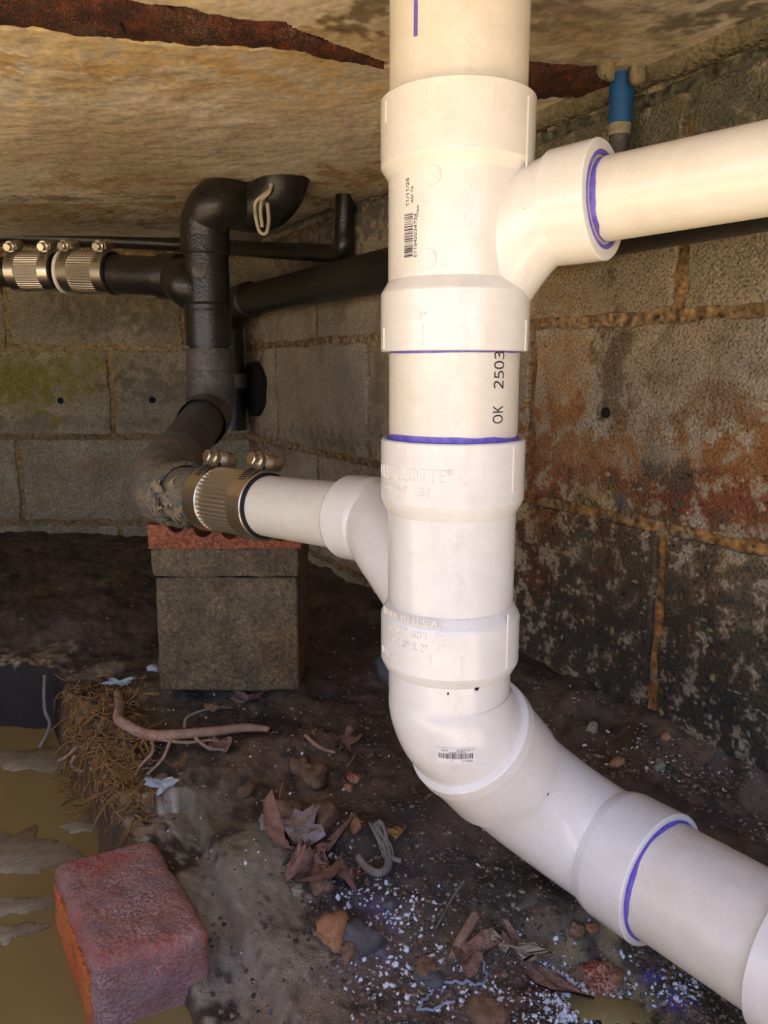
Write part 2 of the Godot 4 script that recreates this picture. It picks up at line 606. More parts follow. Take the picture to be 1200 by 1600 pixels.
# ------------------------------------------------------------------ _ready
func _ready() -> void:
	fwd = Vector3(0, -sin(pitch), -cos(pitch))
	upv = Vector3(0, cos(pitch), -sin(pitch))
	nz.seed = 3
	nz.frequency = 0.01
	nz.fractal_octaves = 3
	set_camera_and_light()
	make_materials()
	build_ground_heights()
	build_shell()
	build_ceiling()
	build_right_wall()
	build_back_wall()
	build_ground()
	build_white_drain()
	build_black_drain()
	build_couplings()
	build_wall_pipes()
	build_pier()
	build_bricks()
	build_litter()

func set_camera_and_light() -> void:
	var cam := Camera3D.new()
	cam.name = "camera"
	add_child(cam)
	cam.position = cam_pos
	cam.rotation.x = -pitch
	cam.fov = rad_to_deg(2.0 * atan(800.0 / FOCAL))
	cam.near = 0.02
	cam.current = true
	var sky_mat := ProceduralSkyMaterial.new()
	sky_mat.sky_top_color = Color(0.47, 0.58, 0.81)
	sky_mat.sky_horizon_color = Color(0.79, 0.85, 0.95)
	sky_mat.sky_curve = 0.2
	sky_mat.ground_bottom_color = Color(0.3, 0.26, 0.2)
	sky_mat.ground_horizon_color = Color(0.55, 0.52, 0.46)
	sky_mat.energy_multiplier = 1.5
	var sky := Sky.new()
	sky.sky_material = sky_mat
	var env := Environment.new()
	env.background_mode = Environment.BG_SKY
	env.sky = sky
	env.tonemap_mode = Environment.TONE_MAPPER_LINEAR
	env.tonemap_exposure = 3.3
	env.sdfgi_enabled = true
	env.ssao_enabled = true
	env.ssil_enabled = true
	var we := WorldEnvironment.new()
	we.name = "environment"
	we.environment = env
	add_child(we)
	var sun := DirectionalLight3D.new()
	sun.name = "sun"
	add_child(sun)
	sun.light_color = Color(1.0, 0.95, 0.86)
	sun.light_energy = 4.0
	sun.light_angular_distance = 0.5
	sun.shadow_enabled = true
	sun.rotation = Vector3(deg_to_rad(-58), deg_to_rad(40), 0)   # from behind and to the right, high, over the added outdoor wall

func box(mb: MB, a: Vector3, b: Vector3) -> void:
	for ax in 3:
		var u := (ax + 1) % 3
		var w := (ax + 2) % 3
		for e in 2:
			var nn := Vector3.ZERO
			nn[ax] = 1.0 if e == 1 else -1.0
			var q := []
			for k in [[0, 0], [1, 0], [1, 1], [0, 1]]:
				var p := Vector3.ZERO
				p[ax] = b[ax] if e == 1 else a[ax]
				p[u] = b[u] if k[0] == 1 else a[u]
				p[w] = b[w] if k[1] == 1 else a[w]
				q.append(mb.add(p, nn))
			mb.quad(q[0], q[1], q[2], q[3])

# the crawl space is closed on the far, left and right sides and open behind the viewer, where the sunlit yard lies
func build_shell() -> void:
	var earth := mottled(Color(0.62, 0.56, 0.47), Color(0.72, 0.66, 0.57), 0.95, 1.0, 301, 0.2)
	var mb := MB.new()
	# unseen yard raised above the dug-out to shade the low back wall
	box(mb, Vector3(-9, -0.3, -0.1), Vector3(9, 0.13, 0.42))
	box(mb, Vector3(-9, -0.3, 0.42), Vector3(9, 0.46, 14))
	var y := part("floor_yard", mb, earth)
	tag(y, "bare sunlit earth yard outside the crawl space opening", "", "", "structure")
	mb = MB.new()
	box(mb, Vector3(-2.3, 0.0, BACK_Z - 0.1), Vector3(-2.1, CEIL_Y, 0.12))
	var wl := part("wall_left", mb, mottled(Color(0.5, 0.46, 0.37), Color(0.6, 0.56, 0.46), 0.95, 0.6, 302, 0.2))
	tag(wl, "block wall closing the crawl space beyond the trench", "", "", "structure")
	# unseen wall added outdoors past the opening to shade the ground on the right
	mb = MB.new()
	var hb := Basis(WALL_D, Vector3.UP, WALL_D.cross(Vector3.UP))
	rough_box(mb, wall_pt(2.75, 0.65, -0.1), hb, Vector3(1.8, 1.3, 0.2), 0.01, Vector3i(4, 4, 2), 0.0, 1.0, 0)
	tag(part("wall_added_outside", mb, mottled(Color(0.5, 0.48, 0.44), Color(0.6, 0.58, 0.54), 0.95, 0.6, 304, 0.2)), "low block wall added outdoors beside the opening to shade the ground", "", "", "structure")
	# soil around and under the modelled ground
	mb = MB.new()
	box(mb, Vector3(-2.1, -0.3, BACK_Z - 0.1), Vector3(1.0, 0.0, -0.1))
	box(mb, Vector3(-2.1, 0.0, -0.362), Vector3(-0.5, 0.03, -0.1))
	box(mb, Vector3(-0.5, 0.0, -0.362), Vector3(1.0, 0.11, -0.1))
	box(mb, Vector3(-2.1, 0.0, BACK_Z), Vector3(gx0, 0.18, -1.06))
	var so := part("floor_soil", mb, mottled(Color(0.17, 0.12, 0.08), Color(0.26, 0.2, 0.14), 0.95, 0.3, 303, 0.3))
	tag(so, "dark damp soil under the crawl space", "", "", "structure")

# ------------------------------------------------------------------ ceiling slab
func groove_at(x: float, z: float) -> float:
	# depth of the broken-out channel along the rusted bar
	var zc := groove_line(x)
	var half := groove_half(x)
	if half <= 0.0:
		return 0.0
	var e := half - absf(z - zc)
	e += 0.005 * nz.get_noise_2d(x * 3000, z * 3000) + 0.007 * nz.get_noise_2d(x * 800, z * 800 + 90)
	return 0.017 * clampf(e / 0.006, 0, 1)

func groove_line(x: float) -> float:
	if x < 0.06:
		if x < -0.08:
			return lerpf(-0.65, -0.704, clampf((x + 0.3) / 0.22, -1.5, 1.0))
		return lerpf(-0.704, -0.757, clampf((x + 0.08) / 0.08, 0, 1))
	return lerpf(-0.79, -0.81, clampf((x - 0.1) / 0.1, 0, 1))

func groove_half(x: float) -> float:
	if x < 0.01:
		var h := lerpf(0.036, 0.027, clampf((x + 0.18) / 0.1, 0, 1))
		return lerpf(h, 0.003, clampf((x + 0.08) / 0.085, 0, 1)) + 0.004 * nz.get_noise_1d(x * 900)
	if x > 0.085 and x < 0.25:
		return 0.046 * minf(1.0, minf((x - 0.08) / 0.03, (0.25 - x) / 0.05)) + 0.004 * nz.get_noise_1d(x * 900)
	return 0.0

func build_ceiling() -> void:
	var x0 := -1.2; var z0 := -1.9; var st := 0.005
	var nx := 400; var nzz := 280
	var pats := []
	var spots := [
		# px, py, ru(m), rv(m), colour, strength
		[60, 60, 0.1, 0.05, Color(0.880, 0.805, 0.620), 0.5], [40, 100, 0.09, 0.04, Color(0.900, 0.900, 0.891), 0.75], [20, 150, 0.07, 0.03, Color(0.900, 0.900, 0.878), 0.6],
		[130, 130, 0.05, 0.08, Color(0.667, 0.538, 0.343), 0.5], [190, 110, 0.09, 0.03, Color(0.593, 0.482, 0.315), 0.55],
		[300, 90, 0.16, 0.05, Color(0.801, 0.671, 0.449), 0.55], [420, 130, 0.1, 0.05, Color(0.756, 0.617, 0.413), 0.5],
		[500, 170, 0.12, 0.06, Color(0.806, 0.695, 0.510), 0.5], [560, 60, 0.1, 0.05, Color(0.782, 0.671, 0.467), 0.5],
		[250, 200, 0.12, 0.1, Color(0.795, 0.720, 0.609), 0.5], [380, 230, 0.2, 0.1, Color(0.753, 0.689, 0.614), 0.5],
		[100, 240, 0.15, 0.1, Color(0.726, 0.652, 0.532), 0.4], [480, 250, 0.15, 0.12, Color(0.733, 0.677, 0.612), 0.5],
		[150, 290, 0.2, 0.04, Color(0.650, 0.538, 0.372), 0.5], [300, 285, 0.2, 0.08, Color(0.673, 0.562, 0.414), 0.4],
		[60, 335, 0.3, 0.1, Color(0.675, 0.582, 0.415), 0.6], [250, 340, 0.3, 0.1, Color(0.653, 0.560, 0.403), 0.6],
		[560, 280, 0.06, 0.06, Color(0.600, 0.452, 0.304), 0.6], [520, 320, 0.08, 0.05, Color(0.525, 0.312, 0.191), 0.6],
		[860, 30, 0.06, 0.04, Color(0.488, 0.405, 0.294), 0.5], [1000, 30, 0.12, 0.04, Color(0.618, 0.562, 0.470), 0.6],
		[900, 70, 0.08, 0.03, Color(0.723, 0.640, 0.501), 0.6], [1100, 60, 0.1, 0.03, Color(0.682, 0.617, 0.497), 0.6],
		[1180, 30, 0.06, 0.03, Color(0.334, 0.325, 0.279), 0.6], [870, 180, 0.03, 0.02, Color(0.737, 0.617, 0.431), 0.7],
		[1060, 100, 0.08, 0.02, Color(0.443, 0.415, 0.351), 0.5], [440, 60, 0.1, 0.03, Color(0.676, 0.584, 0.435), 0.6],
		[590, 20, 0.05, 0.03, Color(0.392, 0.336, 0.244), 0.7], [120, 310, 0.3, 0.012, Color(0.468, 0.440, 0.403), 0.6], [500, 310, 0.15, 0.012, Color(0.547, 0.473, 0.381), 0.5]]
	for s in spots:
		var cp := on_level(s[0], s[1], CEIL_Y)
		var q := Vector2((cp.x - x0) / (st * nx), (cp.z - z0) / (st * nzz))
		pats.append([q.x, q.y, s[2] / (st * nx), s[3] / (st * nzz), s[4], s[5], 2.0])
	# pale line left by a joint of the formwork
	for k in 40:
		var u := k / 39.0
		var lp := on_level(lerpf(92, -4, u), lerpf(40, 268, u), CEIL_Y)
		pats.append([(lp.x - x0) / (st * nx), (lp.z - z0) / (st * nzz), 0.0035, 0.014, Color(0.86, 0.79, 0.64), 0.6, 1.0])
	rng.seed = 44
	for k in 70:
		pats.append([rng.randf(), rng.randf(), rng.randf_range(0.001, 0.006), rng.randf_range(0.001, 0.004), [Color(0.3, 0.24, 0.16), Color(0.8, 0.77, 0.7)][k % 2], 0.6, 1.5])
	var m := StandardMaterial3D.new()
	m.albedo_texture = surface_tex(1024, 716, Color(0.75, 0.69, 0.58), Color(0.87, 0.83, 0.76), pats, 0.06, 0.0, 401, 1.0)
	m.roughness = 0.93
	m.normal_enabled = true
	m.normal_texture = normal_tex(1024, 716, 0.05, 5, 402, 3.0)
	m.normal_scale = 0.5
	var mb := MB.new()
	# grid lines lie closer along the broken-out channel
	var xs := PackedFloat32Array()
	var zs := PackedFloat32Array()
	var gz := z0
	while gz < z0 + st * nzz + 0.0001:
		zs.append(gz)
		gz += 0.002 if gz > -0.9 and gz < -0.56 else 0.007
	for k in 580:
		xs.append(x0 + st * nx * k / 579.0)
	var ax := xs.size()
	var az := zs.size()
	var hh := PackedFloat32Array()
	hh.resize(ax * az)
	var step_z := on_level(150, 318, CEIL_Y).z
	for j in az:
		for k in ax:
			var x := xs[k]
			var z := zs[j]
			var y := CEIL_Y + groove_at(x, z)
			y += 0.0022 * nz.get_noise_2d(x * 260, z * 260) + 0.0007 * nz.get_noise_2d(x * 2200, z * 2200)
			var sz := step_z + 0.012 * nz.get_noise_1d(x * 150)
			y += 0.011 * clampf((sz - z) / 0.012, 0, 1) * clampf(1.0 - (sz - z - 0.03) / 0.2, 0.35, 1.0)
			hh[j * ax + k] = y
	for j in az:
		for k in ax:
			var k0: int = max(k - 1, 0)
			var k1: int = min(k + 1, ax - 1)
			var j0: int = max(j - 1, 0)
			var j1: int = min(j + 1, az - 1)
			var gx := (hh[j * ax + k1] - hh[j * ax + k0]) / (xs[k1] - xs[k0])
			var gzz := (hh[j1 * ax + k] - hh[j0 * ax + k]) / (zs[j1] - zs[j0])
			mb.add(Vector3(xs[k], hh[j * ax + k], zs[j]), Vector3(gx, -1, gzz).normalized(), Vector2((xs[k] - x0) / (st * nx), (zs[j] - z0) / (st * nzz)))
	for j in az - 1:
		for k in ax - 1:
			var q := j * ax + k
			mb.quad(q, q + 1, q + ax + 1, q + ax)
	var top := MB.new()
	box(top, Vector3(-2.3, CEIL_Y + 0.03, -1.95), Vector3(1.3, CEIL_Y + 0.17, 0.12))
	var rough := mottled(Color(0.55, 0.48, 0.36), Color(0.68, 0.6, 0.47), 0.95, 0.6, 403, 0.15, [], 0.5)
	box(top, Vector3(-2.3, CEIL_Y, -0.5), Vector3(1.3, CEIL_Y + 0.03, 0.12))
	box(top, Vector3(-2.3, CEIL_Y, -1.95), Vector3(x0, CEIL_Y + 0.03, -0.5))
	box(top, Vector3(0.8, CEIL_Y, -1.95), Vector3(1.3, CEIL_Y + 0.03, -0.5))
	var c := part("ceiling", top, rough)
	tag(c, "stained tan concrete slab overhead with a spalled channel", "", "", "structure")
	part("slab_underside", mb, m, c, "tan concrete underside with ochre and grey stains")
	# rusted reinforcing bar lying in the channel, flaky
	var bar := MB.new()
	for run in [[-0.62, 0.0], [0.085, 0.245]]:
		var base := bar.v.size()
		var nseg := 160
		var sides := 26
		var g := PackedVector3Array()
		for k in nseg + 1:
			var x: float = lerpf(run[0], run[1], float(k) / nseg)
			for s in sides + 1:
				var an := TAU * (s % sides) / sides
				var o := Vector3(0, cos(an), sin(an))
				var r := 1.0 + 0.3 * nz.get_noise_3d(x * 1500, cos(an) * 90, sin(an) * 90) + 0.25 * nz.get_noise_3d(x * 5000, cos(an) * 200, sin(an) * 200)
				g.append(Vector3(x, CEIL_Y + 0.0045, groove_line(x)) + o * Vector3(1, r * 0.0085, r * maxf(groove_half(x) * 1.0, 0.004)))
		for k in nseg + 1:
			for s in sides + 1:
				var a := g[k * (sides + 1) + (s - 1 if s > 0 else sides - 1)]
				var b := g[k * (sides + 1) + (s + 1 if s < sides else 1)]
				var cc := g[max(k - 1, 0) * (sides + 1) + s]
				var d := g[min(k + 1, nseg) * (sides + 1) + s]
				var nn := (b - a).cross(d - cc).normalized()
				var mid := Vector3(g[k * (sides + 1) + s].x, CEIL_Y + 0.0045, groove_line(g[k * (sides + 1) + s].x))
				if nn.dot(g[k * (sides + 1) + s] - mid) < 0:
					nn = -nn
				bar.add(g[k * (sides + 1) + s], nn)
		for k in nseg:
			for s in sides:
				var q := base + k * (sides + 1) + s
				bar.quad(q, q + 1, q + sides + 2, q + sides + 1)
	part("rusted_bar", bar, M.rust, c, "flaking rust-brown reinforcing bar exposed in the slab")
	# wire end hanging out of the channel, and two tie slots
	var wire := MB.new()
	sweep(wire, [on_level(180, 28, CEIL_Y + 0.004), on_level(188, 38, CEIL_Y - 0.004), on_level(197, 54, CEIL_Y - 0.008)], [0.0018, 0.0018, 0.001], 8)
	part("wire_end", wire, M.dark, c)

# ------------------------------------------------------------------ walls
func wall_uv_right(p: Vector3) -> Vector2:
	var t := (p - WALL_P).dot(WALL_D)
	return Vector2((t + 0.5) / 1.5, 1.0 - (p.y - 0.2) / 0.7)

func wall_uv_back(p: Vector3) -> Vector2:
	return Vector2((p.x + 1.25) / 1.25, 1.0 - (p.y - 0.2) / 0.7)

func wall_spots(spots: Array, right: bool) -> Array:
	var out := []
	for s in spots:
		var p := on_wall(s[0], s[1], 0) if right else on_back(s[0], s[1])
		var q := wall_uv_right(p) if right else wall_uv_back(p)
		out.append([q.x, q.y, s[2] / (1.5 if right else 1.25), s[3] / 0.7, s[4], s[5], s[6] if s.size() > 6 else 1.1])
	return out

func textured(tex: ImageTexture, bump_seed: int, w: int, h: int, scale := 1.0, freq := 0.12) -> StandardMaterial3D:
	var m := StandardMaterial3D.new()
	m.albedo_texture = tex
	m.roughness = 0.92
	m.normal_enabled = true
	m.normal_texture = normal_tex(w, h, freq, 4, bump_seed, 5.0)
	m.normal_scale = scale
	return m

func build_right_wall() -> void:
	var BLACKISH := Color(0.22, 0.19, 0.14)
	var RUST := Color(0.45, 0.28, 0.165)
	var RUST2 := Color(0.54, 0.39, 0.24)
	var OCHRE := Color(0.6, 0.44, 0.2)
	var GREY := Color(0.5, 0.47, 0.4)
	var spots := [
		# coats of damp that cover whole courses
		[1020, 960, 0.36, 0.17, Color(0.35, 0.295, 0.21), 1.0, 1.4], [950, 740, 0.35, 0.06, Color(0.5, 0.36, 0.22), 0.8, 1.2],
		# upper band under the slab: green-black film and pale runs
		[1100, 170, 0.5, 0.06, Color(0.34, 0.345, 0.28), 0.85], [880, 230, 0.3, 0.05, Color(0.37, 0.36, 0.3), 0.8],
		[1070, 150, 0.02, 0.06, Color(0.42, 0.37, 0.25), 0.6], [1150, 120, 0.03, 0.05, Color(0.34, 0.33, 0.26), 0.6],
		[560, 330, 0.3, 0.06, Color(0.3, 0.3, 0.29), 0.8], [480, 420, 0.2, 0.05, Color(0.36, 0.33, 0.29), 0.7],
		# first course
		[940, 430, 0.12, 0.06, Color(0.52, 0.47, 0.38), 0.6], [1150, 420, 0.08, 0.08, Color(0.56, 0.53, 0.45), 0.7], [860, 450, 0.06, 0.05, Color(0.55, 0.45, 0.31), 0.6],
		# second course
		[880, 600, 0.05, 0.1, Color(0.6, 0.46, 0.3), 0.7, 1.2], [955, 580, 0.028, 0.09, Color(0.33, 0.27, 0.2), 0.75, 1.0],
		[1090, 600, 0.1, 0.07, Color(0.46, 0.39, 0.3), 0.6], [1180, 560, 0.05, 0.06, Color(0.5, 0.47, 0.4), 0.6], [1140, 640, 0.06, 0.03, Color(0.44, 0.33, 0.22), 0.6],
		[875, 650, 0.05, 0.03, Color(0.55, 0.37, 0.19), 0.7], [520, 600, 0.13, 0.05, Color(0.55, 0.52, 0.45), 0.7], [590, 600, 0.03, 0.1, Color(0.45, 0.38, 0.27), 0.6],
		[400, 560, 0.05, 0.08, Color(0.36, 0.27, 0.2), 0.7], [395, 690, 0.09, 0.05, Color(0.36, 0.22, 0.16), 0.7],
		[510, 685, 0.14, 0.02, Color(0.4, 0.37, 0.28), 0.7, 2.0], [440, 700, 0.06, 0.03, Color(0.42, 0.33, 0.25), 0.7],
		# third course: rust running down from the joint, then black damp
		[850, 720, 0.08, 0.05, RUST, 0.85], [930, 720, 0.12, 0.035, RUST2, 0.7], [1080, 730, 0.12, 0.035, RUST2, 0.65], [1180, 720, 0.06, 0.04, Color(0.47, 0.31, 0.15), 0.7],
		[850, 800, 0.06, 0.06, RUST, 0.9], [1000, 770, 0.1, 0.03, Color(0.42, 0.24, 0.12), 0.8], [1130, 790, 0.1, 0.03, Color(0.43, 0.22, 0.11), 0.8],
		[1020, 720, 0.02, 0.025, GREY, 0.8], [1045, 715, 0.018, 0.015, Color(0.55, 0.52, 0.46), 0.8], [1050, 745, 0.04, 0.02, Color(0.3, 0.26, 0.2), 0.7],
		[940, 790, 0.045, 0.025, Color(0.62, 0.52, 0.3), 0.75], [970, 785, 0.02, 0.014, Color(0.3, 0.31, 0.3), 0.8],
		[960, 880, 0.14, 0.07, Color(0.34, 0.27, 0.18), 0.85], [1010, 950, 0.2, 0.1, Color(0.29, 0.24, 0.17), 0.9], [900, 960, 0.15, 0.08, Color(0.28, 0.225, 0.16), 0.9],
		[940, 870, 0.03, 0.03, Color(0.36, 0.22, 0.15), 0.7], [910, 860, 0.03, 0.02, Color(0.33, 0.34, 0.28), 0.7], [840, 900, 0.04, 0.05, Color(0.36, 0.18, 0.09), 0.8],
		[1130, 890, 0.06, 0.03, Color(0.5, 0.43, 0.24), 0.7], [1110, 920, 0.04, 0.035, Color(0.36, 0.2, 0.13), 0.75], [1160, 940, 0.03, 0.03, Color(0.31, 0.29, 0.27), 0.7],
		[1130, 985, 0.05, 0.02, Color(0.46, 0.4, 0.27), 0.6], [1150, 960, 0.12, 0.07, Color(0.33, 0.28, 0.2), 0.8], [1120, 1060, 0.2, 0.08, BLACKISH, 0.95], [930, 1040, 0.2, 0.08, BLACKISH, 0.95], [1190, 1020, 0.04, 0.05, Color(0.24, 0.22, 0.15), 0.7]]
	var pats := wall_spots(spots, true)
	rng.seed = 77
	for k in 500:
		var p := on_wall(rng.randf_range(830, 1200), rng.randf_range(740, 1150), 0)
		var q := wall_uv_right(p)
		var col: Color = [Color(0.62, 0.55, 0.38), Color(0.55, 0.52, 0.46), Color(0.46, 0.3, 0.16), Color(0.1, 0.08, 0.06)][k % 4]
		pats.append([q.x, q.y, rng.randf_range(0.0006, 0.0022), rng.randf_range(0.0012, 0.004), col, 0.8, 1.2])
	var tex := surface_tex(1536, 716, Color(0.56, 0.5, 0.4), Color(0.64, 0.59, 0.5), pats, 0.11, 0.25, 501, 1.2)
	var mat := textured(tex, 511, 1024, 512, 0.4, 0.4)
	var jm := wall_spots([[1050, 440, 0.03, 0.1, Color(0.56, 0.44, 0.27), 0.6, 2.0], [1035, 1000, 0.04, 0.16, Color(0.57, 0.38, 0.18), 0.75, 2.0], [1000, 490, 0.2, 0.02, Color(0.54, 0.44, 0.3), 0.6, 2.0],
		[1000, 950, 0.8, 0.14, Color(0.42, 0.33, 0.21), 0.7, 1.5], [1035, 1000, 0.03, 0.15, Color(0.58, 0.39, 0.18), 0.8, 1.6], [960, 820, 0.14, 0.02, OCHRE, 0.6, 2.2], [1120, 850, 0.1, 0.02, Color(0.6, 0.43, 0.22), 0.7, 2.2], [835, 600, 0.02, 0.1, Color(0.48, 0.29, 0.13), 0.8], [835, 720, 0.03, 0.05, RUST, 0.9],
		[400, 600, 0.1, 0.1, Color(0.4, 0.31, 0.22), 0.7], [900, 200, 1.2, 0.06, Color(0.33, 0.325, 0.265), 1.0]], true)
	var mtex := surface_tex(768, 358, Color(0.5, 0.4, 0.27), Color(0.6, 0.5, 0.36), jm, 0.2, 0.3, 521, 1.2)
	var mmat := textured(mtex, 531, 512, 256, 0.8)
	# bed of mortar: a long box behind the blocks' faces
	var mb := MB.new()
	var bas := Basis(WALL_D, Vector3.UP, WALL_D.cross(Vector3.UP))
	var t0 := -0.46; var t1 := 1.85
	rough_box(mb, wall_pt((t0 + t1) * 0.5, (0.1 + CEIL_Y) * 0.5, -0.0848), bas, Vector3(t1 - t0, CEIL_Y - 0.1, 0.16), 0.004, Vector3i(280, 80, 2), 0.0016, 900.0, 3, 1)
	var wall := part("wall_right", mb, mmat)
	tag(wall, "rust-stained concrete block wall behind the white pipes", "", "", "structure")
	for course in 5:
		var y0: float = CAM_H + BED[course] + 0.005 if course < 5 else 0.0
		var y1: float = (CAM_H + BED[course + 1] - 0.005) if course < 4 else CEIL_Y - 0.004
		var shift := 0.0 if course % 2 == 1 else 0.203
		if course == 4:
			y0 = CAM_H + BED[4] + 0.003
		for k in range(-2, 6):
			var a: float = maxf(shift + 0.406 * k + 0.005, t0 + 0.003)
			var b: float = minf(shift + 0.406 * (k + 1) - 0.005, t1 - 0.003)
			if b - a < 0.03 or a > 1.3:
				continue
			var bm := MB.new()
			var prou := 0.0 if course < 4 else -0.001
			rough_box(bm, wall_pt((a + b) * 0.5, (y0 + y1) * 0.5, -0.02 + prou), bas, Vector3(b - a, y1 - y0, 0.04), 0.005, Vector3i(40, 22, 2), 0.0017, 1100.0, course * 10 + k, 1, 2.6)
			part("block", bm, mat, wall)
	# mortar fillet between the wall head and the slab
	var fl := MB.new()
	var pts := []
	var rads := []
	for k in 40:
		var t := lerpf(0.1, 1.3, k / 39.0)
		pts.append(wall_pt(t, CEIL_Y + 0.004, 0.004) + Vector3(0, 0.004 * nz.get_noise_1d(t * 1500), 0))
		rads.append(0.017 + 0.005 * nz.get_noise_1d(t * 2600 + 300))
	sweep(fl, pts, rads, 12)
	part("mortar_fillet", fl, mottled(Color(0.36, 0.34, 0.27), Color(0.52, 0.47, 0.36), 0.95, 0.2, 541, 0.2, [], 1.0), wall)
	# black discs paint the dark inside a drilled hole and the corner opening
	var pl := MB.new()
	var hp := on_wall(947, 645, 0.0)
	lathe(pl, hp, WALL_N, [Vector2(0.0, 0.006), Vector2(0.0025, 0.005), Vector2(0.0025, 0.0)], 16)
	part("hole_shade_disc", pl, M.dark, wall)
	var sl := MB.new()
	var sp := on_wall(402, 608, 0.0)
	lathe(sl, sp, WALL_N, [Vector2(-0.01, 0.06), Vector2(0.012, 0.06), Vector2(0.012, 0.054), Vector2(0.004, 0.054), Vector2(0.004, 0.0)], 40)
	var slp := part("dark_opening", sl, M.dark, wall, "black round opening in the wall corner, its dark inside a painted disc")
	slp.set_meta("label", "black round opening in the wall corner, its dark inside a painted disc")

func build_back_wall() -> void:
	var spots := [
		[70, 590, 0.2, 0.06, Color(0.46, 0.44, 0.17), 0.7], [20, 600, 0.12, 0.08, Color(0.42, 0.41, 0.14), 0.7], [140, 575, 0.1, 0.05, Color(0.46, 0.43, 0.24), 0.5],
		[60, 500, 0.1, 0.08, Color(0.42, 0.4, 0.34), 0.5], [160, 490, 0.12, 0.06, Color(0.34, 0.32, 0.26), 0.6], [250, 500, 0.08, 0.06, Color(0.38, 0.35, 0.28), 0.6],
		[240, 600, 0.12, 0.06, Color(0.34, 0.31, 0.26), 0.6], [60, 660, 0.25, 0.02, Color(0.4, 0.38, 0.28), 0.6], [220, 660, 0.1, 0.015, Color(0.42, 0.38, 0.29), 0.6], [150, 725, 0.06, 0.02, Color(0.5, 0.42, 0.29), 0.6],
		[84, 660, 0.018, 0.018, Color(0.5, 0.42, 0.22), 0.9], [100, 360, 0.8, 0.035, Color(0.6, 0.52, 0.36), 0.7]]
	var pats := wall_spots(spots, false)
	var tex := surface_tex(1024, 573, Color(0.5, 0.46, 0.37), Color(0.6, 0.56, 0.46), pats, 0.12, 0.15, 551, 1.4)
	var mat := textured(tex, 561, 1024, 512, 0.8)
	var mtex := surface_tex(512, 287, Color(0.46, 0.38, 0.24), Color(0.56, 0.47, 0.32), wall_spots([[60, 684, 0.5, 0.012, Color(0.34, 0.29, 0.18), 0.6]], false), 0.15, 0.2, 571, 1.2)
	var mmat := textured(mtex, 581, 512, 256, 0.7)
	var mb := MB.new()
	rough_box(mb, Vector3(-1.15, (0.1 + CEIL_Y) * 0.5, BACK_Z - 0.0848), Basis(), Vector3(1.94, CEIL_Y - 0.1, 0.16), 0.004, Vector3i(160, 70, 2), 0.0014, 900.0, 5, 2)
	var wall := part("wall_back", mb, mmat)
	tag(wall, "dim concrete block wall at the far end with green algae", "", "", "structure")
	for course in 5:
		var y0: float = CAM_H + BED[course] + 0.006
		var y1: float = (CAM_H + BED[course + 1] - 0.006) if course < 4 else CEIL_Y - 0.002
		var shift := -0.4508 if course % 2 == 1 else -0.6245
		for k in range(-4, 2):
			var a: float = maxf(shift + 0.4 * k + 0.005, -2.1)
			var b: float = minf(shift + 0.4 * (k + 1) - 0.005, -0.185)
			if b - a < 0.03:
				continue
			var bm := MB.new()
			rough_box(bm, Vector3((a + b) * 0.5, (y0 + y1) * 0.5, BACK_Z - 0.02), Basis(), Vector3(b - a, y1 - y0, 0.04), 0.006, Vector3i(26, 14, 2), 0.0018, 900.0, course * 10 + k, 2, 2.6)
			part("block", bm, mat, wall)
	for q in [[95, 626], [238, 625]]:  # black discs painting the dark inside two small open holes
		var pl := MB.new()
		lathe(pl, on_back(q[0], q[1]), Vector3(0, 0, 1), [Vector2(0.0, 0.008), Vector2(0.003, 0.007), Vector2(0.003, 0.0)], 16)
		part("hole_shade_disc", pl, M.dark, wall)

# ------------------------------------------------------------------ ground
var g_ctl := []
var bank := PackedVector2Array()
var bank_poly := PackedVector2Array()
var ridge := PackedVector2Array()

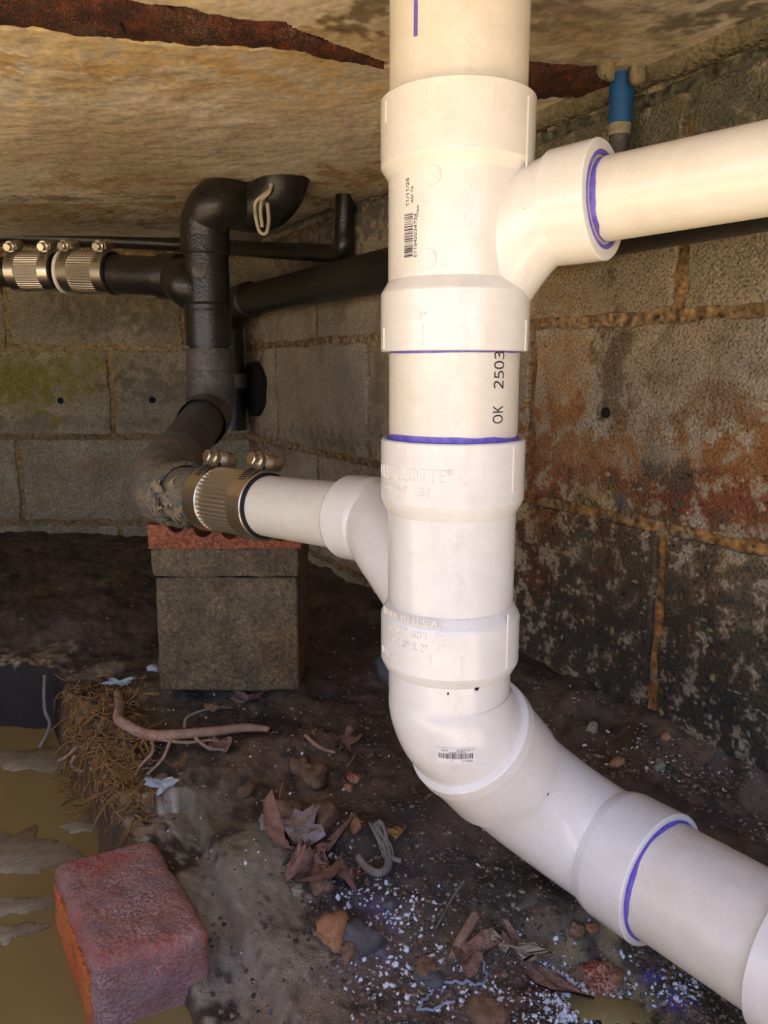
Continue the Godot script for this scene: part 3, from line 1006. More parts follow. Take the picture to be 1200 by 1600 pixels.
func build_ground_heights() -> void:
	var pts := [[1025, 1112, .34], [1200, 1172, .34], [1110, 1140, .34], [940, 1072, .343], [1300, 1215, .34], [760, 1000, .35], [1060, 1160, .352], [850, 1030, .35], [600, 934, .37], [480, 890, .375], [700, 1000, .375],
		[240, 1065, .405], [350, 1070, .405], [470, 1060, .4], [0, 880, .38], [200, 890, .38], [100, 940, .385], [-200, 880, .38], [330, 900, .39],
		[0, 1040, .415], [90, 1045, .415], [200, 1060, .41], [230, 1100, .41], [300, 1130, .415], [400, 1150, .42], [520, 1100, .41], [600, 1080, .4],
		[250, 1250, .43], [350, 1300, .44], [430, 1280, .43], [550, 1250, .425], [480, 1450, .45], [600, 1400, .445], [700, 1450, .45], [600, 1560, .46],
		[800, 1550, .465], [950, 1570, .474], [420, 1580, .46], [330, 1560, .47], [950, 1150, .37], [1100, 1220, .372], [1190, 1300, .39], [900, 1400, .435], [1100, 1560, .465],
		[600, 1800, .48], [1000, 1800, .48], [300, 1800, .49], [700, 1180, .405], [850, 1180, .39], [180, 1180, .42]]
	for p in pts:
		var w := on_level(p[0], p[1], CAM_H - p[2])
		g_ctl.append(Vector3(w.x, CAM_H - p[2], w.z))
	for q in [[-1400, 1022], [-300, 1035], [0, 1045], [92, 1050], [128, 1120], [165, 1200], [222, 1290], [290, 1420], [345, 1560], [390, 1760], [440, 2100]]:
		var w := on_level(q[0], q[1], CAM_H - 0.42)
		bank.append(Vector2(w.x, w.z))
	bank_poly = bank.duplicate()
	bank_poly.append(Vector2(bank[-1].x, 0.6))
	bank_poly.append(Vector2(-4, 0.6))
	bank_poly.append(Vector2(-4, bank[0].y))
	for q in [[300, 1262], [320, 1292], [376, 1424], [472, 1576], [560, 1760], [680, 2100]]:
		var w := on_level(q[0], q[1], CAM_H - 0.445)
		ridge.append(Vector2(w.x, w.z))
	gh.resize(gnx * gnz)
	for j in gnz:
		for k in gnx:
			gh[j * gnx + k] = ground_raw(gx0 + k * gstep, gz0 + j * gstep)

func line_dist(p: Vector2, line: PackedVector2Array) -> float:
	var best := 9.0
	for k in line.size() - 1:
		best = minf(best, p.distance_to(Geometry2D.get_closest_point_to_segment(p, line[k], line[k + 1])))
	return best

func ridge_side(p: Vector2) -> float:
	# positive to the right of the footing's ridge; large where the ridge has ended
	if p.y < ridge[0].y:
		return 1.0
	for k in ridge.size() - 1:
		if p.y <= ridge[k + 1].y:
			var t := (p.y - ridge[k].y) / (ridge[k + 1].y - ridge[k].y)
			return p.x - lerpf(ridge[k].x, ridge[k + 1].x, t)
	return p.x - ridge[-1].x

func ground_raw(x: float, z: float) -> float:
	var sw := 0.0
	var sy := 0.0
	for c in g_ctl:
		var d: float = (c.x - x) * (c.x - x) + (c.z - z) * (c.z - z) + 0.0006
		var w := 1.0 / (d * d)
		sw += w
		sy += w * c.y
	var y := sy / sw
	var p := Vector2(x, z)
	var rs := ridge_side(p)
	var smooth := 0.4 if absf(rs) < 0.09 and z > -0.8 else 1.0
	y += smooth * (0.010 * nz.get_noise_2d(x * 500, z * 500) + 0.006 * nz.get_noise_2d(x * 1700 + 40, z * 1700) + 0.003 * nz.get_noise_2d(x * 5200, z * 5200 + 80))
	if rs < 0.0 and z > -0.85:
		y -= 0.018 * clampf(-rs / 0.006, 0, 1)
	if x < 0.35 and z > -1.2:
		var bd := line_dist(p, bank) + 0.008 * nz.get_noise_2d(x * 1600, z * 1600)
		var inside := Geometry2D.is_point_in_polygon(p, bank_poly)
		if inside:
			y = lerpf(y, 0.03, smoothstep(0.0, 0.028, bd))
		else:
			y += 0.006 * clampf(1.0 - bd / 0.03, 0, 1) * nz.get_noise_2d(x * 2500, z * 2500)
	return y

func ground_at(x: float, z: float) -> float:
	var fx := clampf((x - gx0) / gstep, 0, gnx - 1.001)
	var fz := clampf((z - gz0) / gstep, 0, gnz - 1.001)
	var a := int(fx)
	var b := int(fz)
	var u := fx - a
	var w := fz - b
	return lerpf(lerpf(gh[b * gnx + a], gh[b * gnx + a + 1], u), lerpf(gh[(b + 1) * gnx + a], gh[(b + 1) * gnx + a + 1], u), w)

func build_ground() -> void:
	var mb := MB.new()
	mb.use_c = true
	# patches of matter on the ground: [world x, z, radius, colour (linear), strength]
	var pat := []
	for s in [[60, 1035, 0.05, Color(0.656, 0.537, 0.346), 0.8], [0, 1040, 0.06, Color(0.722, 0.600, 0.387), 0.8], [-60, 1042, 0.06, Color(0.656, 0.537, 0.346), 0.8], [150, 1050, 0.035, Color(0.438, 0.365, 0.244), 0.7],
		[130, 1110, 0.05, Color(0.481, 0.300, 0.122), 0.8], [165, 1190, 0.06, Color(0.438, 0.257, 0.102), 0.8], [190, 1260, 0.06, Color(0.372, 0.214, 0.092), 0.8],
		[300, 1290, 0.05, Color(0.416, 0.365, 0.265), 0.9], [280, 1260, 0.03, Color(0.525, 0.450, 0.326), 0.8], [340, 1380, 0.06, Color(0.372, 0.332, 0.244), 0.9], [380, 1480, 0.07, Color(0.350, 0.311, 0.234), 0.9], [420, 1570, 0.07, Color(0.372, 0.322, 0.234), 0.9],
		[400, 1320, 0.045, Color(0.263, 0.225, 0.143), 0.8], [440, 1420, 0.05, Color(0.306, 0.257, 0.173), 0.85], [480, 1520, 0.06, Color(0.329, 0.268, 0.184), 0.85], [520, 1590, 0.05, Color(0.329, 0.257, 0.173), 0.8],
		[340, 1260, 0.05, Color(0.154, 0.129, 0.071), 0.8], [470, 1250, 0.04, Color(0.219, 0.151, 0.081), 0.7], [430, 1180, 0.05, Color(0.219, 0.140, 0.081), 0.7], [520, 1240, 0.05, Color(0.198, 0.129, 0.081), 0.7],
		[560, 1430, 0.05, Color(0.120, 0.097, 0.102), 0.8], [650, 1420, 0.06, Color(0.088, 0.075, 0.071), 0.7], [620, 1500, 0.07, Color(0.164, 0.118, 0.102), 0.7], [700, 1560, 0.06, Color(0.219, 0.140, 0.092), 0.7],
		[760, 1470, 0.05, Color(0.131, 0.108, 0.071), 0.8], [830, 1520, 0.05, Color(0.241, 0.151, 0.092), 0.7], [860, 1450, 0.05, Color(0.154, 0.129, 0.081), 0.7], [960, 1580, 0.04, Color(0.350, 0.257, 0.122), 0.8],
		[1018, 1528, 0.008, Color(0.110, 0.086, 0.448), 0.95], [1060, 1560, 0.009, Color(0.088, 0.075, 0.346), 0.95], [590, 1420, 0.016, Color(0.175, 0.129, 0.285), 0.6], [560, 1480, 0.02, Color(0.198, 0.172, 0.285), 0.5],
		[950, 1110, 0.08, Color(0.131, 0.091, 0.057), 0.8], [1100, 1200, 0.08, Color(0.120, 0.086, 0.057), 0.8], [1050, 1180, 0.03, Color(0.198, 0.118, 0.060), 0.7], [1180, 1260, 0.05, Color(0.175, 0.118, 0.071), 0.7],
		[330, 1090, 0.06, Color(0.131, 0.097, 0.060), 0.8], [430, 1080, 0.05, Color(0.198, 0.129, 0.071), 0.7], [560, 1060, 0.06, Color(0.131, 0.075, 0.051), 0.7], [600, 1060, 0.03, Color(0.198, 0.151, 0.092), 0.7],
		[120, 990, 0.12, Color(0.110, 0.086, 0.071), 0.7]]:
		var w := on_ground(s[0], s[1])
		pat.append([w.x, w.z, s[2], s[3], s[4]])
	var dark := Color(0.055, 0.04, 0.027)
	var brown := Color(0.15, 0.105, 0.066)
	for j in gnz:
		for k in gnx:
			var x := gx0 + k * gstep
			var z := gz0 + j * gstep
			var i := j * gnx + k
			var dx := gh[j * gnx + min(k + 1, gnx - 1)] - gh[j * gnx + max(k - 1, 0)]
			var dz := gh[min(j + 1, gnz - 1) * gnx + k] - gh[max(j - 1, 0) * gnx + k]
			var n1 := nz.get_noise_2d(x * 900 + 11, z * 900)
			var n2 := nz.get_noise_2d(x * 4500, z * 4500 + 7)
			var col := dark.lerp(brown, clampf(0.45 + n1 * 1.1 + n2 * 0.5, 0, 1))
			for p in pat:
				var d: float = Vector2(x - p[0], z - p[1]).length() / p[2]
				if d < 1.7:
					var s := clampf((1.0 - d + 1.2 * n2 + 0.9 * n1) * 3.0, 0, 1) * float(p[4])
					col = col.lerp(p[3], s)
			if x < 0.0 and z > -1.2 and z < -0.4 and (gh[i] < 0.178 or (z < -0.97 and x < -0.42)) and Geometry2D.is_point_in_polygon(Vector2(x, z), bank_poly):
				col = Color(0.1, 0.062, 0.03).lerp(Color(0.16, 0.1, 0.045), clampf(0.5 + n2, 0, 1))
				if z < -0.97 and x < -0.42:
					col = Color(0.018, 0.014, 0.011)  # near-black wet mud, deepened to paint the shade of an undercut bank
			col = col * (1.0 + 0.5 * nz.get_noise_2d(x * 16000, z * 16000))
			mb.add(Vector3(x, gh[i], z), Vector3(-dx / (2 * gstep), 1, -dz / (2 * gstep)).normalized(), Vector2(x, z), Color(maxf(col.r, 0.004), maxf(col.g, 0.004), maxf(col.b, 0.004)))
	for j in gnz - 1:
		for k in gnx - 1:
			var q := j * gnx + k
			mb.quad(q, q + 1, q + gnx + 1, q + gnx)
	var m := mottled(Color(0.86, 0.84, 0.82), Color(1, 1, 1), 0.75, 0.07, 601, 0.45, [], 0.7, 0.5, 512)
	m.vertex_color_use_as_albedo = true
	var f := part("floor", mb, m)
	tag(f, "wet dark soil and grey silt floor of the crawl space", "", "", "structure")
	# muddy water in the trench
	var wm := MB.new()
	for q in [[Vector3(-2.1, WATER_Y, -1.07), Vector3(0.1, WATER_Y, -0.1)]]:
		var a: Vector3 = q[0]
		var b: Vector3 = q[1]
		wm.quad(wm.add(a, Vector3.UP), wm.add(Vector3(b.x, a.y, a.z), Vector3.UP), wm.add(Vector3(b.x, a.y, b.z), Vector3.UP), wm.add(Vector3(a.x, a.y, b.z), Vector3.UP))
	var wn := part("trench_water", wm, M.water)
	tag(wn, "still muddy brown water standing in the trench", "water", "", "stuff")
	# grit lying on the soil
	grit("soil_grit", "small brown and grey stones strewn over the wet soil", 14000, 21)
	flecks()

func grit(called: String, label: String, count: int, seed_: int) -> void:
	rng.seed = seed_
	var sm := MB.new()
	stone(sm, Vector3.ZERO, Vector3(1, 0.55, 0.8), 0.3, seed_, 1.3, 6, 4)
	var mat := plain(Color.WHITE, 0.7)
	mat.vertex_color_use_as_albedo = true
	var mesh := sm.mesh(Vector3.ZERO)
	mesh.surface_set_material(0, mat)
	var mm := MultiMesh.new()
	mm.transform_format = MultiMesh.TRANSFORM_3D
	mm.use_colors = true
	mm.mesh = mesh
	var list := []
	var tries := 0
	while list.size() < count and tries < count * 6:
		tries += 1
		var px := rng.randf_range(-20, 1220)
		var py := rng.randf_range(880, 1640)
		if rng.randf() > (py - 700) / 900.0:
			continue
		var p := on_ground_fast(px, py)
		if p.y < WATER_Y + 0.006 or p.z < -1.75:
			continue
		if (p - WALL_P).dot(WALL_N) < 0.0:
			continue
		var rs := ridge_side(Vector2(p.x, p.z))
		if rs < 0.05 and p.z > -0.8 and rng.randf() > 0.25:
			continue
		list.append(p)
	mm.instance_count = list.size()
	var cols := [Color(0.09, 0.06, 0.04), Color(0.05, 0.04, 0.03), Color(0.17, 0.11, 0.07), Color(0.12, 0.11, 0.1), Color(0.26, 0.18, 0.11), Color(0.2, 0.09, 0.05), Color(0.3, 0.26, 0.2)]
	for k in list.size():
		var r := 0.00045 + 0.0016 * pow(rng.randf(), 4.0)
		var b := Basis.from_euler(Vector3(rng.randf() * 0.6, rng.randf() * TAU, rng.randf() * 0.6)).scaled(Vector3(r, r, r) * rng.randf_range(0.8, 1.3))
		mm.set_instance_transform(k, Transform3D(b, list[k]))
		var c: Color = cols[rng.randi() % cols.size()]
		mm.set_instance_color(k, c)
	var o := MultiMeshInstance3D.new()
	o.name = numbered(called)
	o.multimesh = mm
	add_child(o)
	tag(o, label, "grit", "", "stuff")

func on_ground_fast(px: float, py: float) -> Vector3:
	var y := 0.17
	var p := Vector3.ZERO
	for k in 5:
		p = on_level(px, py, y)
		y = ground_at(p.x, p.z)
	p.y = y
	return p

func flecks() -> void:
	rng.seed = 91
	var sm := MB.new()
	stone(sm, Vector3.ZERO, Vector3(1, 0.5, 0.8), 0.0, 4, 0.8, 6, 4)
	var mesh := sm.mesh(Vector3.ZERO)
	mesh.surface_set_material(0, M.white_bit)
	var list := []
	for c in [[900, 1520, 60, 60, 420], [960, 1480, 30, 30, 60], [880, 1580, 60, 30, 200], [1060, 1545, 40, 25, 90], [620, 1430, 70, 50, 110], [640, 1530, 120, 60, 170], [560, 1380, 50, 60, 60], [780, 1460, 140, 60, 40], [450, 1300, 120, 130, 40], [760, 1560, 60, 40, 60], [330, 1130, 90, 60, 16], [1010, 1190, 150, 60, 40]]:
		for k in c[4]:
			var px: float = c[0] + rng.randfn() * c[2] * 0.55
			var py: float = c[1] + rng.randfn() * c[3] * 0.55
			var p := on_ground_fast(px, py)
			if p.y > WATER_Y + 0.01 and (p - WALL_P).dot(WALL_N) > 0.01:
				list.append(p)
	var mm := MultiMesh.new()
	mm.transform_format = MultiMesh.TRANSFORM_3D
	mm.mesh = mesh
	mm.instance_count = list.size()
	for k in list.size():
		var r := 0.0006 + 0.0016 * pow(rng.randf(), 2.5)
		mm.set_instance_transform(k, Transform3D(Basis.from_euler(Vector3(rng.randf(), rng.randf() * TAU, rng.randf())).scaled(Vector3(r, r, r) * rng.randf_range(0.7, 1.5)), list[k] + Vector3(0, 0.0006, 0)))
	var o := MultiMeshInstance3D.new()
	o.name = numbered("plastic_shavings")
	o.multimesh = mm
	add_child(o)
	tag(o, "white plastic cutting crumbs scattered on the soil below the pipe", "shavings", "", "stuff")

# ------------------------------------------------------------------ white drain: one glued run of pipe and fittings
const RP := 0.04445
const RH := 0.0502
const RB := 0.0452

func cyl_angle(px: float, py: float, r: float) -> Vector2:
	# angle around the stack axis (from +x towards camera side) and height of a photo pixel on its surface
	var d := ray(px, py)
	var o := Vector2(cam_pos.x - AX.x, cam_pos.z - AX.z)
	var e := Vector2(d.x, d.z)
	var a := e.dot(e)
	var b := 2 * o.dot(e)
	var c := o.dot(o) - r * r
	var disc := maxf(b * b - 4 * a * c, 0.0)
	var s := (-b - sqrt(disc)) / (2 * a)
	var p := cam_pos + d * s
	return Vector2(atan2(-(p.z - AX.z), p.x - AX.x), p.y)

# frame used by bent() and patch() on the stack: x axis, y = UP cross x
func stack_print(parent: Node, called: String, texts: Array, mat: Material, r: float, depth: float, label := "") -> void:
	var mb := MB.new()
	for t in texts:
		# [text, px, py, size, turn, squeeze]
		var q := cyl_angle(t[1], t[2], r)
		bent(mb, t[0], t[3], Vector3(AX.x, 0, AX.z), Vector3.UP, Vector3.RIGHT, r, q.x, q.y, t[4], depth, t[5] if t.size() > 5 else 0.0)
	part(called, mb, mat, parent, label)

func ticks(parent: Node, list: Array, r: float) -> void:
	var mb := MB.new()
	for t in list:
		var a := cyl_angle(t[0], t[1], r)
		var b := cyl_angle(t[0], t[2], r)
		patch(mb, Vector3(AX.x, 0, AX.z), Vector3.UP, Vector3.RIGHT, r, a.x - 0.012, a.x + 0.012, b.y, a.y, 0.0006)
	part("mould_ticks", mb, M.pvc_mark, parent).set_meta("kind", "stuff")

func build_white_drain() -> void:
	var foot := Vector3(AX.x, mh(1040), AX.z)
	var t := thing("white_drain_pipe", "white plastic drain stack with two side branches and a lower bend", "drain pipe", foot)
	var o := Vector3(AX.x, 0, AX.z)
	var up := Vector3.UP
	# upper pipe
	var mb := MB.new()
	lathe(mb, o, up, [Vector2(mh(190), RP), Vector2(CEIL_Y + 0.02, RP)], 64)
	var p1 := part("pipe", mb, M.pvc_pipe, t)
	mb = MB.new()
	var q := cyl_angle(650, 25, RP)
	patch(mb, o, up, Vector3.RIGHT, RP, q.x - 0.035, q.x + 0.03, q.y - 0.011, q.y + 0.02, 0.0002)
	part("primer_drip", mb, M.primer, p1, "pale violet primer drip")
	# upper wye
	var h0 := mh(550); var h1 := mh(459); var h2 := mh(441); var h3 := mh(283); var h4 := mh(264); var h5 := mh(160)
	mb = MB.new()
	lathe(mb, o, up, [Vector2(h0 + 0.004, RP - 0.001), Vector2(h0, RP + 0.0006), Vector2(h0, RH - 0.0008), Vector2(h0 + 0.0008, RH), Vector2(h1 - 0.001, RH), Vector2(h1, RH - 0.0004),
		Vector2(h2 - 0.001, RB + 0.0006), Vector2(h2, RB), Vector2(h3, RB), Vector2(h3 + 0.001, RB + 0.0006), Vector2(h4 - 0.001, RH - 0.0005), Vector2(h4, RH), Vector2(h5 - 0.001, RH), Vector2(h5, RH - 0.001), Vector2(h5, RP + 0.0006), Vector2(h5 - 0.004, RP - 0.001)], 72)
	var w1 := part("wye_fitting", mb, M.pvc, t)
	var c4 := cr(0.136, 0.103, -0.501)
	var bd := Vector3(0.798, 0.05, 0.6).normalized()
	var hl := 0.032
	var hs := c4 - bd * hl
	mb = MB.new()
	sweep(mb, smooth_path([cr(0.056, 0.036, -0.536), cr(0.072, 0.066, -0.532), cr(0.09, 0.09, -0.525), hs, hs + bd * 0.006]), smooth_vals([0.0325, 0.0335, 0.0335, 0.0325, 0.0325]), 48, false)
	part("branch_neck", mb, M.pvc, w1)
	mb = MB.new()
	lathe(mb, hs, bd, [Vector2(-0.004, 0.0325), Vector2(0.0, 0.0338), Vector2(0.002, 0.0354), Vector2(hl - 0.001, 0.036), Vector2(hl, 0.0352), Vector2(hl, 0.0288), Vector2(hl - 0.002, 0.0245)], 64)
	part("branch_hub", mb, M.pvc, w1)
	mb = MB.new()
	lathe(mb, c4, bd, [Vector2(-0.0002, 0.0294), Vector2(0.0004, 0.0288), Vector2(0.0002, 0.0268), Vector2(-0.001, 0.0262)], 64)
	part("primer_ring", mb, M.primer, w1, "violet primer ring inside the branch hub")
	# moulded marks and stamped code on the upper wye
	ticks(w1, [[603, 158, 192], [769, 130, 166], [665, 128, 160], [826, 150, 262], [600, 512, 545], [660, 508, 540], [757, 508, 540], [822, 500, 548]], RH)
	stack_print(w1, "raised_figure", [["3", 664, 180, 0.005, 0.0]], M.pvc_mark, RH, 0.0006)
	stack_print(w1, "raised_figure", [["3\"", 659, 494, 0.005, 0.0]], M.pvc_mark, RH, 0.0006)
	mb = MB.new()
	for rr in [[675, 273], [668, 404]]:
		var a := cyl_angle(rr[0], rr[1], RB)
		var rad := Vector3(cos(a.x), 0, -sin(a.x))
		lathe(mb, Vector3(AX.x, a.y, AX.z) + rad * (RB - 0.0008), rad, [Vector2(0.0, 0.0062), Vector2(0.0013, 0.0058), Vector2(0.0013, 0.0)], 28)
	part("mould_disc", mb, M.pvc, w1).set_meta("kind", "stuff")
	mb = MB.new()
	barcode(mb, 632, 645, 335, 403, 17)
	part("bar_code", mb, M.ink, w1, "black bar code print")
	stack_print(w1, "printed_code", [["611942034734", 649, 368, 0.0021, PI / 2, 0.026], ["11/11/25", 637, 300, 0.0024, PI / 2, 0.0163], ["AM 74", 644, 304, 0.0018, PI / 2, 0.0096], ["116m", 653, 330, 0.0016, PI / 2, 0.007]], M.ink, RB, 0.0002, "small black stamped figures")
	# branch pipe to the right
	mb = MB.new()
	lathe(mb, c4, bd, [Vector2(-0.01, 0.0248), Vector2(0.5, 0.0248)], 64)
	var bp := part("branch_pipe", mb, M.pvc_pipe, t)
	mb = MB.new()
	smear(mb, c4 + bd * 0.0002, bd, 0.02492, 0.0012, 0.004, 3)
	part("primer_smear", mb, M.primer, bp, "violet primer smear")
	# middle pipe with its print
	mb = MB.new()
	lathe(mb, o, up, [Vector2(mh(700), RP), Vector2(mh(535), RP)], 64)
	var p2 := part("pipe", mb, M.pvc_pipe, t)
	stack_print(p2, "printed_lettering", [["OK", 778, 648, 0.0086, PI / 2, 0.0113], ["2503", 780, 578, 0.0086, PI / 2, 0.0235]], M.ink, RP, 0.0002, "black printed lettering")
	mb = MB.new()
	smear(mb, Vector3(AX.x, mh(686) , AX.z), up, RP + 0.00012, 0.003, 0.005, 5)
	part("primer_smear", mb, M.primer, p2, "violet primer smear")
	mb = MB.new()
	smear(mb, Vector3(AX.x, h0 + 0.001, AX.z), -up, RP + 0.00012, 0.0012, 0.0026, 6)
	part("primer_smear", mb, M.primer, p2, "violet primer smear")
	# lower wye
	var k0 := mh(1036); var k1 := mh(952); var k2 := mh(936); var k3 := mh(798); var k4 := mh(778); var k5 := mh(684)
	mb = MB.new()
	lathe(mb, o, up, [Vector2(k0 + 0.004, RP - 0.001), Vector2(k0 - 0.001, RP + 0.0008), Vector2(k0, RP + 0.0025), Vector2(k0 + 0.0045, RH - 0.001), Vector2(k0 + 0.007, RH), Vector2(k1 - 0.002, RH), Vector2(k1, RH - 0.0006),
		Vector2(k2 - 0.001, RB + 0.0008), Vector2(k2, RB), Vector2(k3, RB), Vector2(k3 + 0.001, RB + 0.0006), Vector2(k4 - 0.002, RH - 0.0012), Vector2(k4 + 0.001, RH), Vector2(k5 - 0.001, RH), Vector2(k5, RH - 0.001), Vector2(k5, RP + 0.0012), Vector2(k5 - 0.003, RP + 0.0002)], 72)
	var w2 := part("wye_fitting", mb, M.pvc, t)
	ticks(w2, [[635, 700, 722], [728, 697, 728], [803, 698, 770], [721, 1026, 1056], [632, 1018, 1042], [794, 960, 1044]], RH)
	stack_print(w2, "raised_lettering", [["CHARLOTTE", 629, 741, 0.0085, 0.0, 0.062], ["PIPE & F.", 618, 762, 0.0035, 0.0, 0.025], ["\u00ae", 703, 738, 0.0038, 0.0], ["32", 662, 770, 0.006, 0.0],
		["MADE IN U.S.A.", 633, 967, 0.005, 0.0, 0.052], ["PVC I 401", 633, 988, 0.005, 0.0, 0.0327], ["3\" X 3\" X 2\"", 634, 1007, 0.005, 0.0, 0.034], ["H 1250", 606, 1020, 0.0045, 0.0, 0.022], ["1", 671, 1032, 0.007, 0.0]], M.pvc_mark, RH, 0.0007, "raised moulded lettering")
	mb = MB.new()
	lathe(mb, Vector3(AX.x, k5, AX.z), up, [Vector2(0.0, RH - 0.0026), Vector2(0.0005, RH - 0.004), Vector2(0.0005, RP)], 72)
	part("primer_ring", mb, M.primer, w2, "violet primer ring on the hub rim")
	var e4 := cr(-0.031, -0.129, -0.672)
	var ld := Vector3(-0.728, -0.035, -0.685).normalized()
	mb = MB.new()
	sweep(mb, smooth_path([cr(0.036, -0.168, -0.556), cr(0.02, -0.152, -0.588), cr(0.006, -0.138, -0.618), e4 - ld * 0.038, e4 - ld * 0.03]), smooth_vals([0.034, 0.034, 0.0345, 0.0345, 0.0345]), 48, false)
	part("branch_neck", mb, M.pvc, w2)
	mb = MB.new()
	var l2 := 0.036
	lathe(mb, e4 - ld * l2, ld, [Vector2(-0.006, 0.0335), Vector2(0.0, 0.0352), Vector2(0.004, 0.037), Vector2(0.0055, 0.0376), Vector2(l2 - 0.003, 0.0376), Vector2(l2, 0.0362), Vector2(l2, 0.0302)], 64)
	part("branch_hub", mb, M.pvc, w2)
	# branch pipe to the left
	mb = MB.new()
	lathe(mb, e4, ld, [Vector2(-0.01, 0.0302), Vector2(0.16, 0.0302)], 64)
	part("branch_pipe", mb, M.pvc_pipe, t)
	# bend below: elbow with hub, second elbow with hub, outlet pipe and coupling
	var b0 := Vector3(AX.x, k0 + 0.01, AX.z)
	var b1 := Vector3(AX.x + 0.0004, mh(1075), AX.z)
	var b4 := cr(0.066, -0.272, -0.541)
	var hd := Vector3(0.53, -0.75, -0.4).normalized()
	var path := smooth_path([b0, b1, cr(0.0495, -0.243, -0.5365), cr(0.055, -0.257, -0.537), b4, b4 + hd * 0.01], 10)
	mb = MB.new()
	sweep(mb, path, smooth_vals([RP, RP + 0.0004, RB + 0.0006, RB + 0.001, RB + 0.0006, RB + 0.0006], 10), 64, false)
	var el := part("elbow", mb, M.pvc, t)
	var hlen := 0.05
	var r1 := b4 + hd * hlen
	mb = MB.new()
	lathe(mb, b4, hd, [Vector2(-0.009, RB - 0.002), Vector2(-0.0065, RH - 0.0014), Vector2(-0.0055, RH - 0.0004), Vector2(0.0035, RH + 0.0002), Vector2(0.0045, RH - 0.0006), Vector2(0.006, RB + 0.0036), Vector2(hlen - 0.001, RB + 0.0038), Vector2(hlen, RB + 0.003), Vector2(hlen, RP)], 72)
	part("elbow_hub", mb, M.pvc, el)
	var sd := Vector3(0.588, 0.0, 0.809).normalized()
	var s0 := cr(0.207, -0.373, -0.511)
	mb = MB.new()
	label_on_elbow(mb, true, path)
	part("paper_label", mb, M.paper, el, "small white sticker upside down")
	mb = MB.new()
	label_on_elbow(mb, false, path)
	part("bar_code", mb, M.ink, el, "black bar code and lettering on the sticker")
	var td := 0.0
	var tc := -0.045
	var s2 := s0 + sd * tc
	mb = MB.new()
	var k1p := r1 + hd * 0.03
	var k2p := s2 - sd * 0.035
	var curve := []
	var cr_ := []
	for k in 25:
		var u := k / 24.0
		var w0 := (1 - u) * (1 - u) * (1 - u)
		var w1_ := 3 * u * (1 - u) * (1 - u)
		var w2_ := 3 * u * u * (1 - u)
		curve.append((r1 - hd * 0.01) * w0 + k1p * w1_ + k2p * w2_ + (s2 + sd * 0.002) * u * u * u)
		cr_.append(RB + 0.0005)
	sweep(mb, curve, cr_, 64, false)
	lathe(mb, s0, sd, [Vector2(tc - 0.001, RB), Vector2(tc, RB + 0.002), Vector2(tc + 0.001, RH - 0.0016), Vector2(tc + 0.008, RH), Vector2(td - 0.001, RH + 0.0004), Vector2(td, RH - 0.0006), Vector2(td, RP + 0.0018), Vector2(td - 0.003, RP + 0.0006)], 72)
	var el2 := part("elbow", mb, M.pvc, t)
	mb = MB.new()
	lathe(mb, s0, sd, [Vector2(td - 0.002, RP + 0.0026), Vector2(td + 0.0002, RP + 0.0016), Vector2(td + 0.0004, RP)], 72)
	part("primer_ring", mb, M.primer, el2, "violet primer ring at the hub mouth")
	mb = MB.new()
	lathe(mb, s0, sd, [Vector2(td - 0.01, RP), Vector2(td + 0.3, RP)], 64)
	var op := part("outlet_pipe", mb, M.pvc_pipe, t)
	mb = MB.new()
	smear(mb, s0 + sd * td, sd, RP + 0.00012, 0.0012, 0.0035, 9)
	part("primer_smear", mb, M.primer, op, "violet primer smear")
	var te: float = column_on(s0, sd, 1222.0)
	mb = MB.new()
	lathe(mb, s0, sd, [Vector2(te, RP), Vector2(te, RH - 0.001), Vector2(te + 0.001, RH), Vector2(te + 0.09, RH + 0.0004), Vector2(te + 0.09, RP)], 72)
	var cp := part("coupling", mb, M.pvc, t)
	mb = MB.new()
	var fr := frame_of(sd)
	# small violet dab just before the coupling on the side that faces the viewer
	var tocam := (cam_pos - (s0 + sd * te)).normalized()
	var a0 := atan2(tocam.dot(fr[1]), tocam.dot(fr[0]))
	smear(mb, s0 + sd * (te + 0.0003), -sd, RP + 0.00015, 0.004, 0.0075, 12, a0 - 0.12, a0 + 0.32)
	part("primer_dab", mb, M.primer, cp, "violet primer dab")
	# specks of tar and dirt stuck on the lower bend
	mb = MB.new()
	for s in [[746, 1076, RB + 0.001, 0.0016], [700, 1085, RB + 0.001, 0.0007]]:
		var a := cyl_angle(s[0], s[1], s[2])
		stone(mb, Vector3(AX.x + cos(a.x) * RB, a.y, AX.z - sin(a.x) * RB), Vector3(s[3], s[3], s[3]), 0, 3, 0.5, 6, 4)
	for s in [[853, 1238, 0.0018], [849, 1231, 0.0013]]:
		stone(mb, hit_tube(s[0], s[1], curve, RB + 0.0005), Vector3(s[2], s[2] * 1.3, s[2]), 0.5, 7, 0.5, 6, 4)
	part("dirt_speck", mb, M.dark, el).set_meta("kind", "stuff")

# distance along a line at which it crosses photo column px
func column_on(s0: Vector3, sd: Vector3, px: float) -> float:
	var a := -0.3
	var b := 0.9
	for it in 40:
		var m := (a + b) * 0.5
		var w: Vector3 = s0 + sd * m - cam_pos
		if 600.0 + FOCAL * w.x / w.dot(fwd) < px: a = m
		else: b = m
	return a

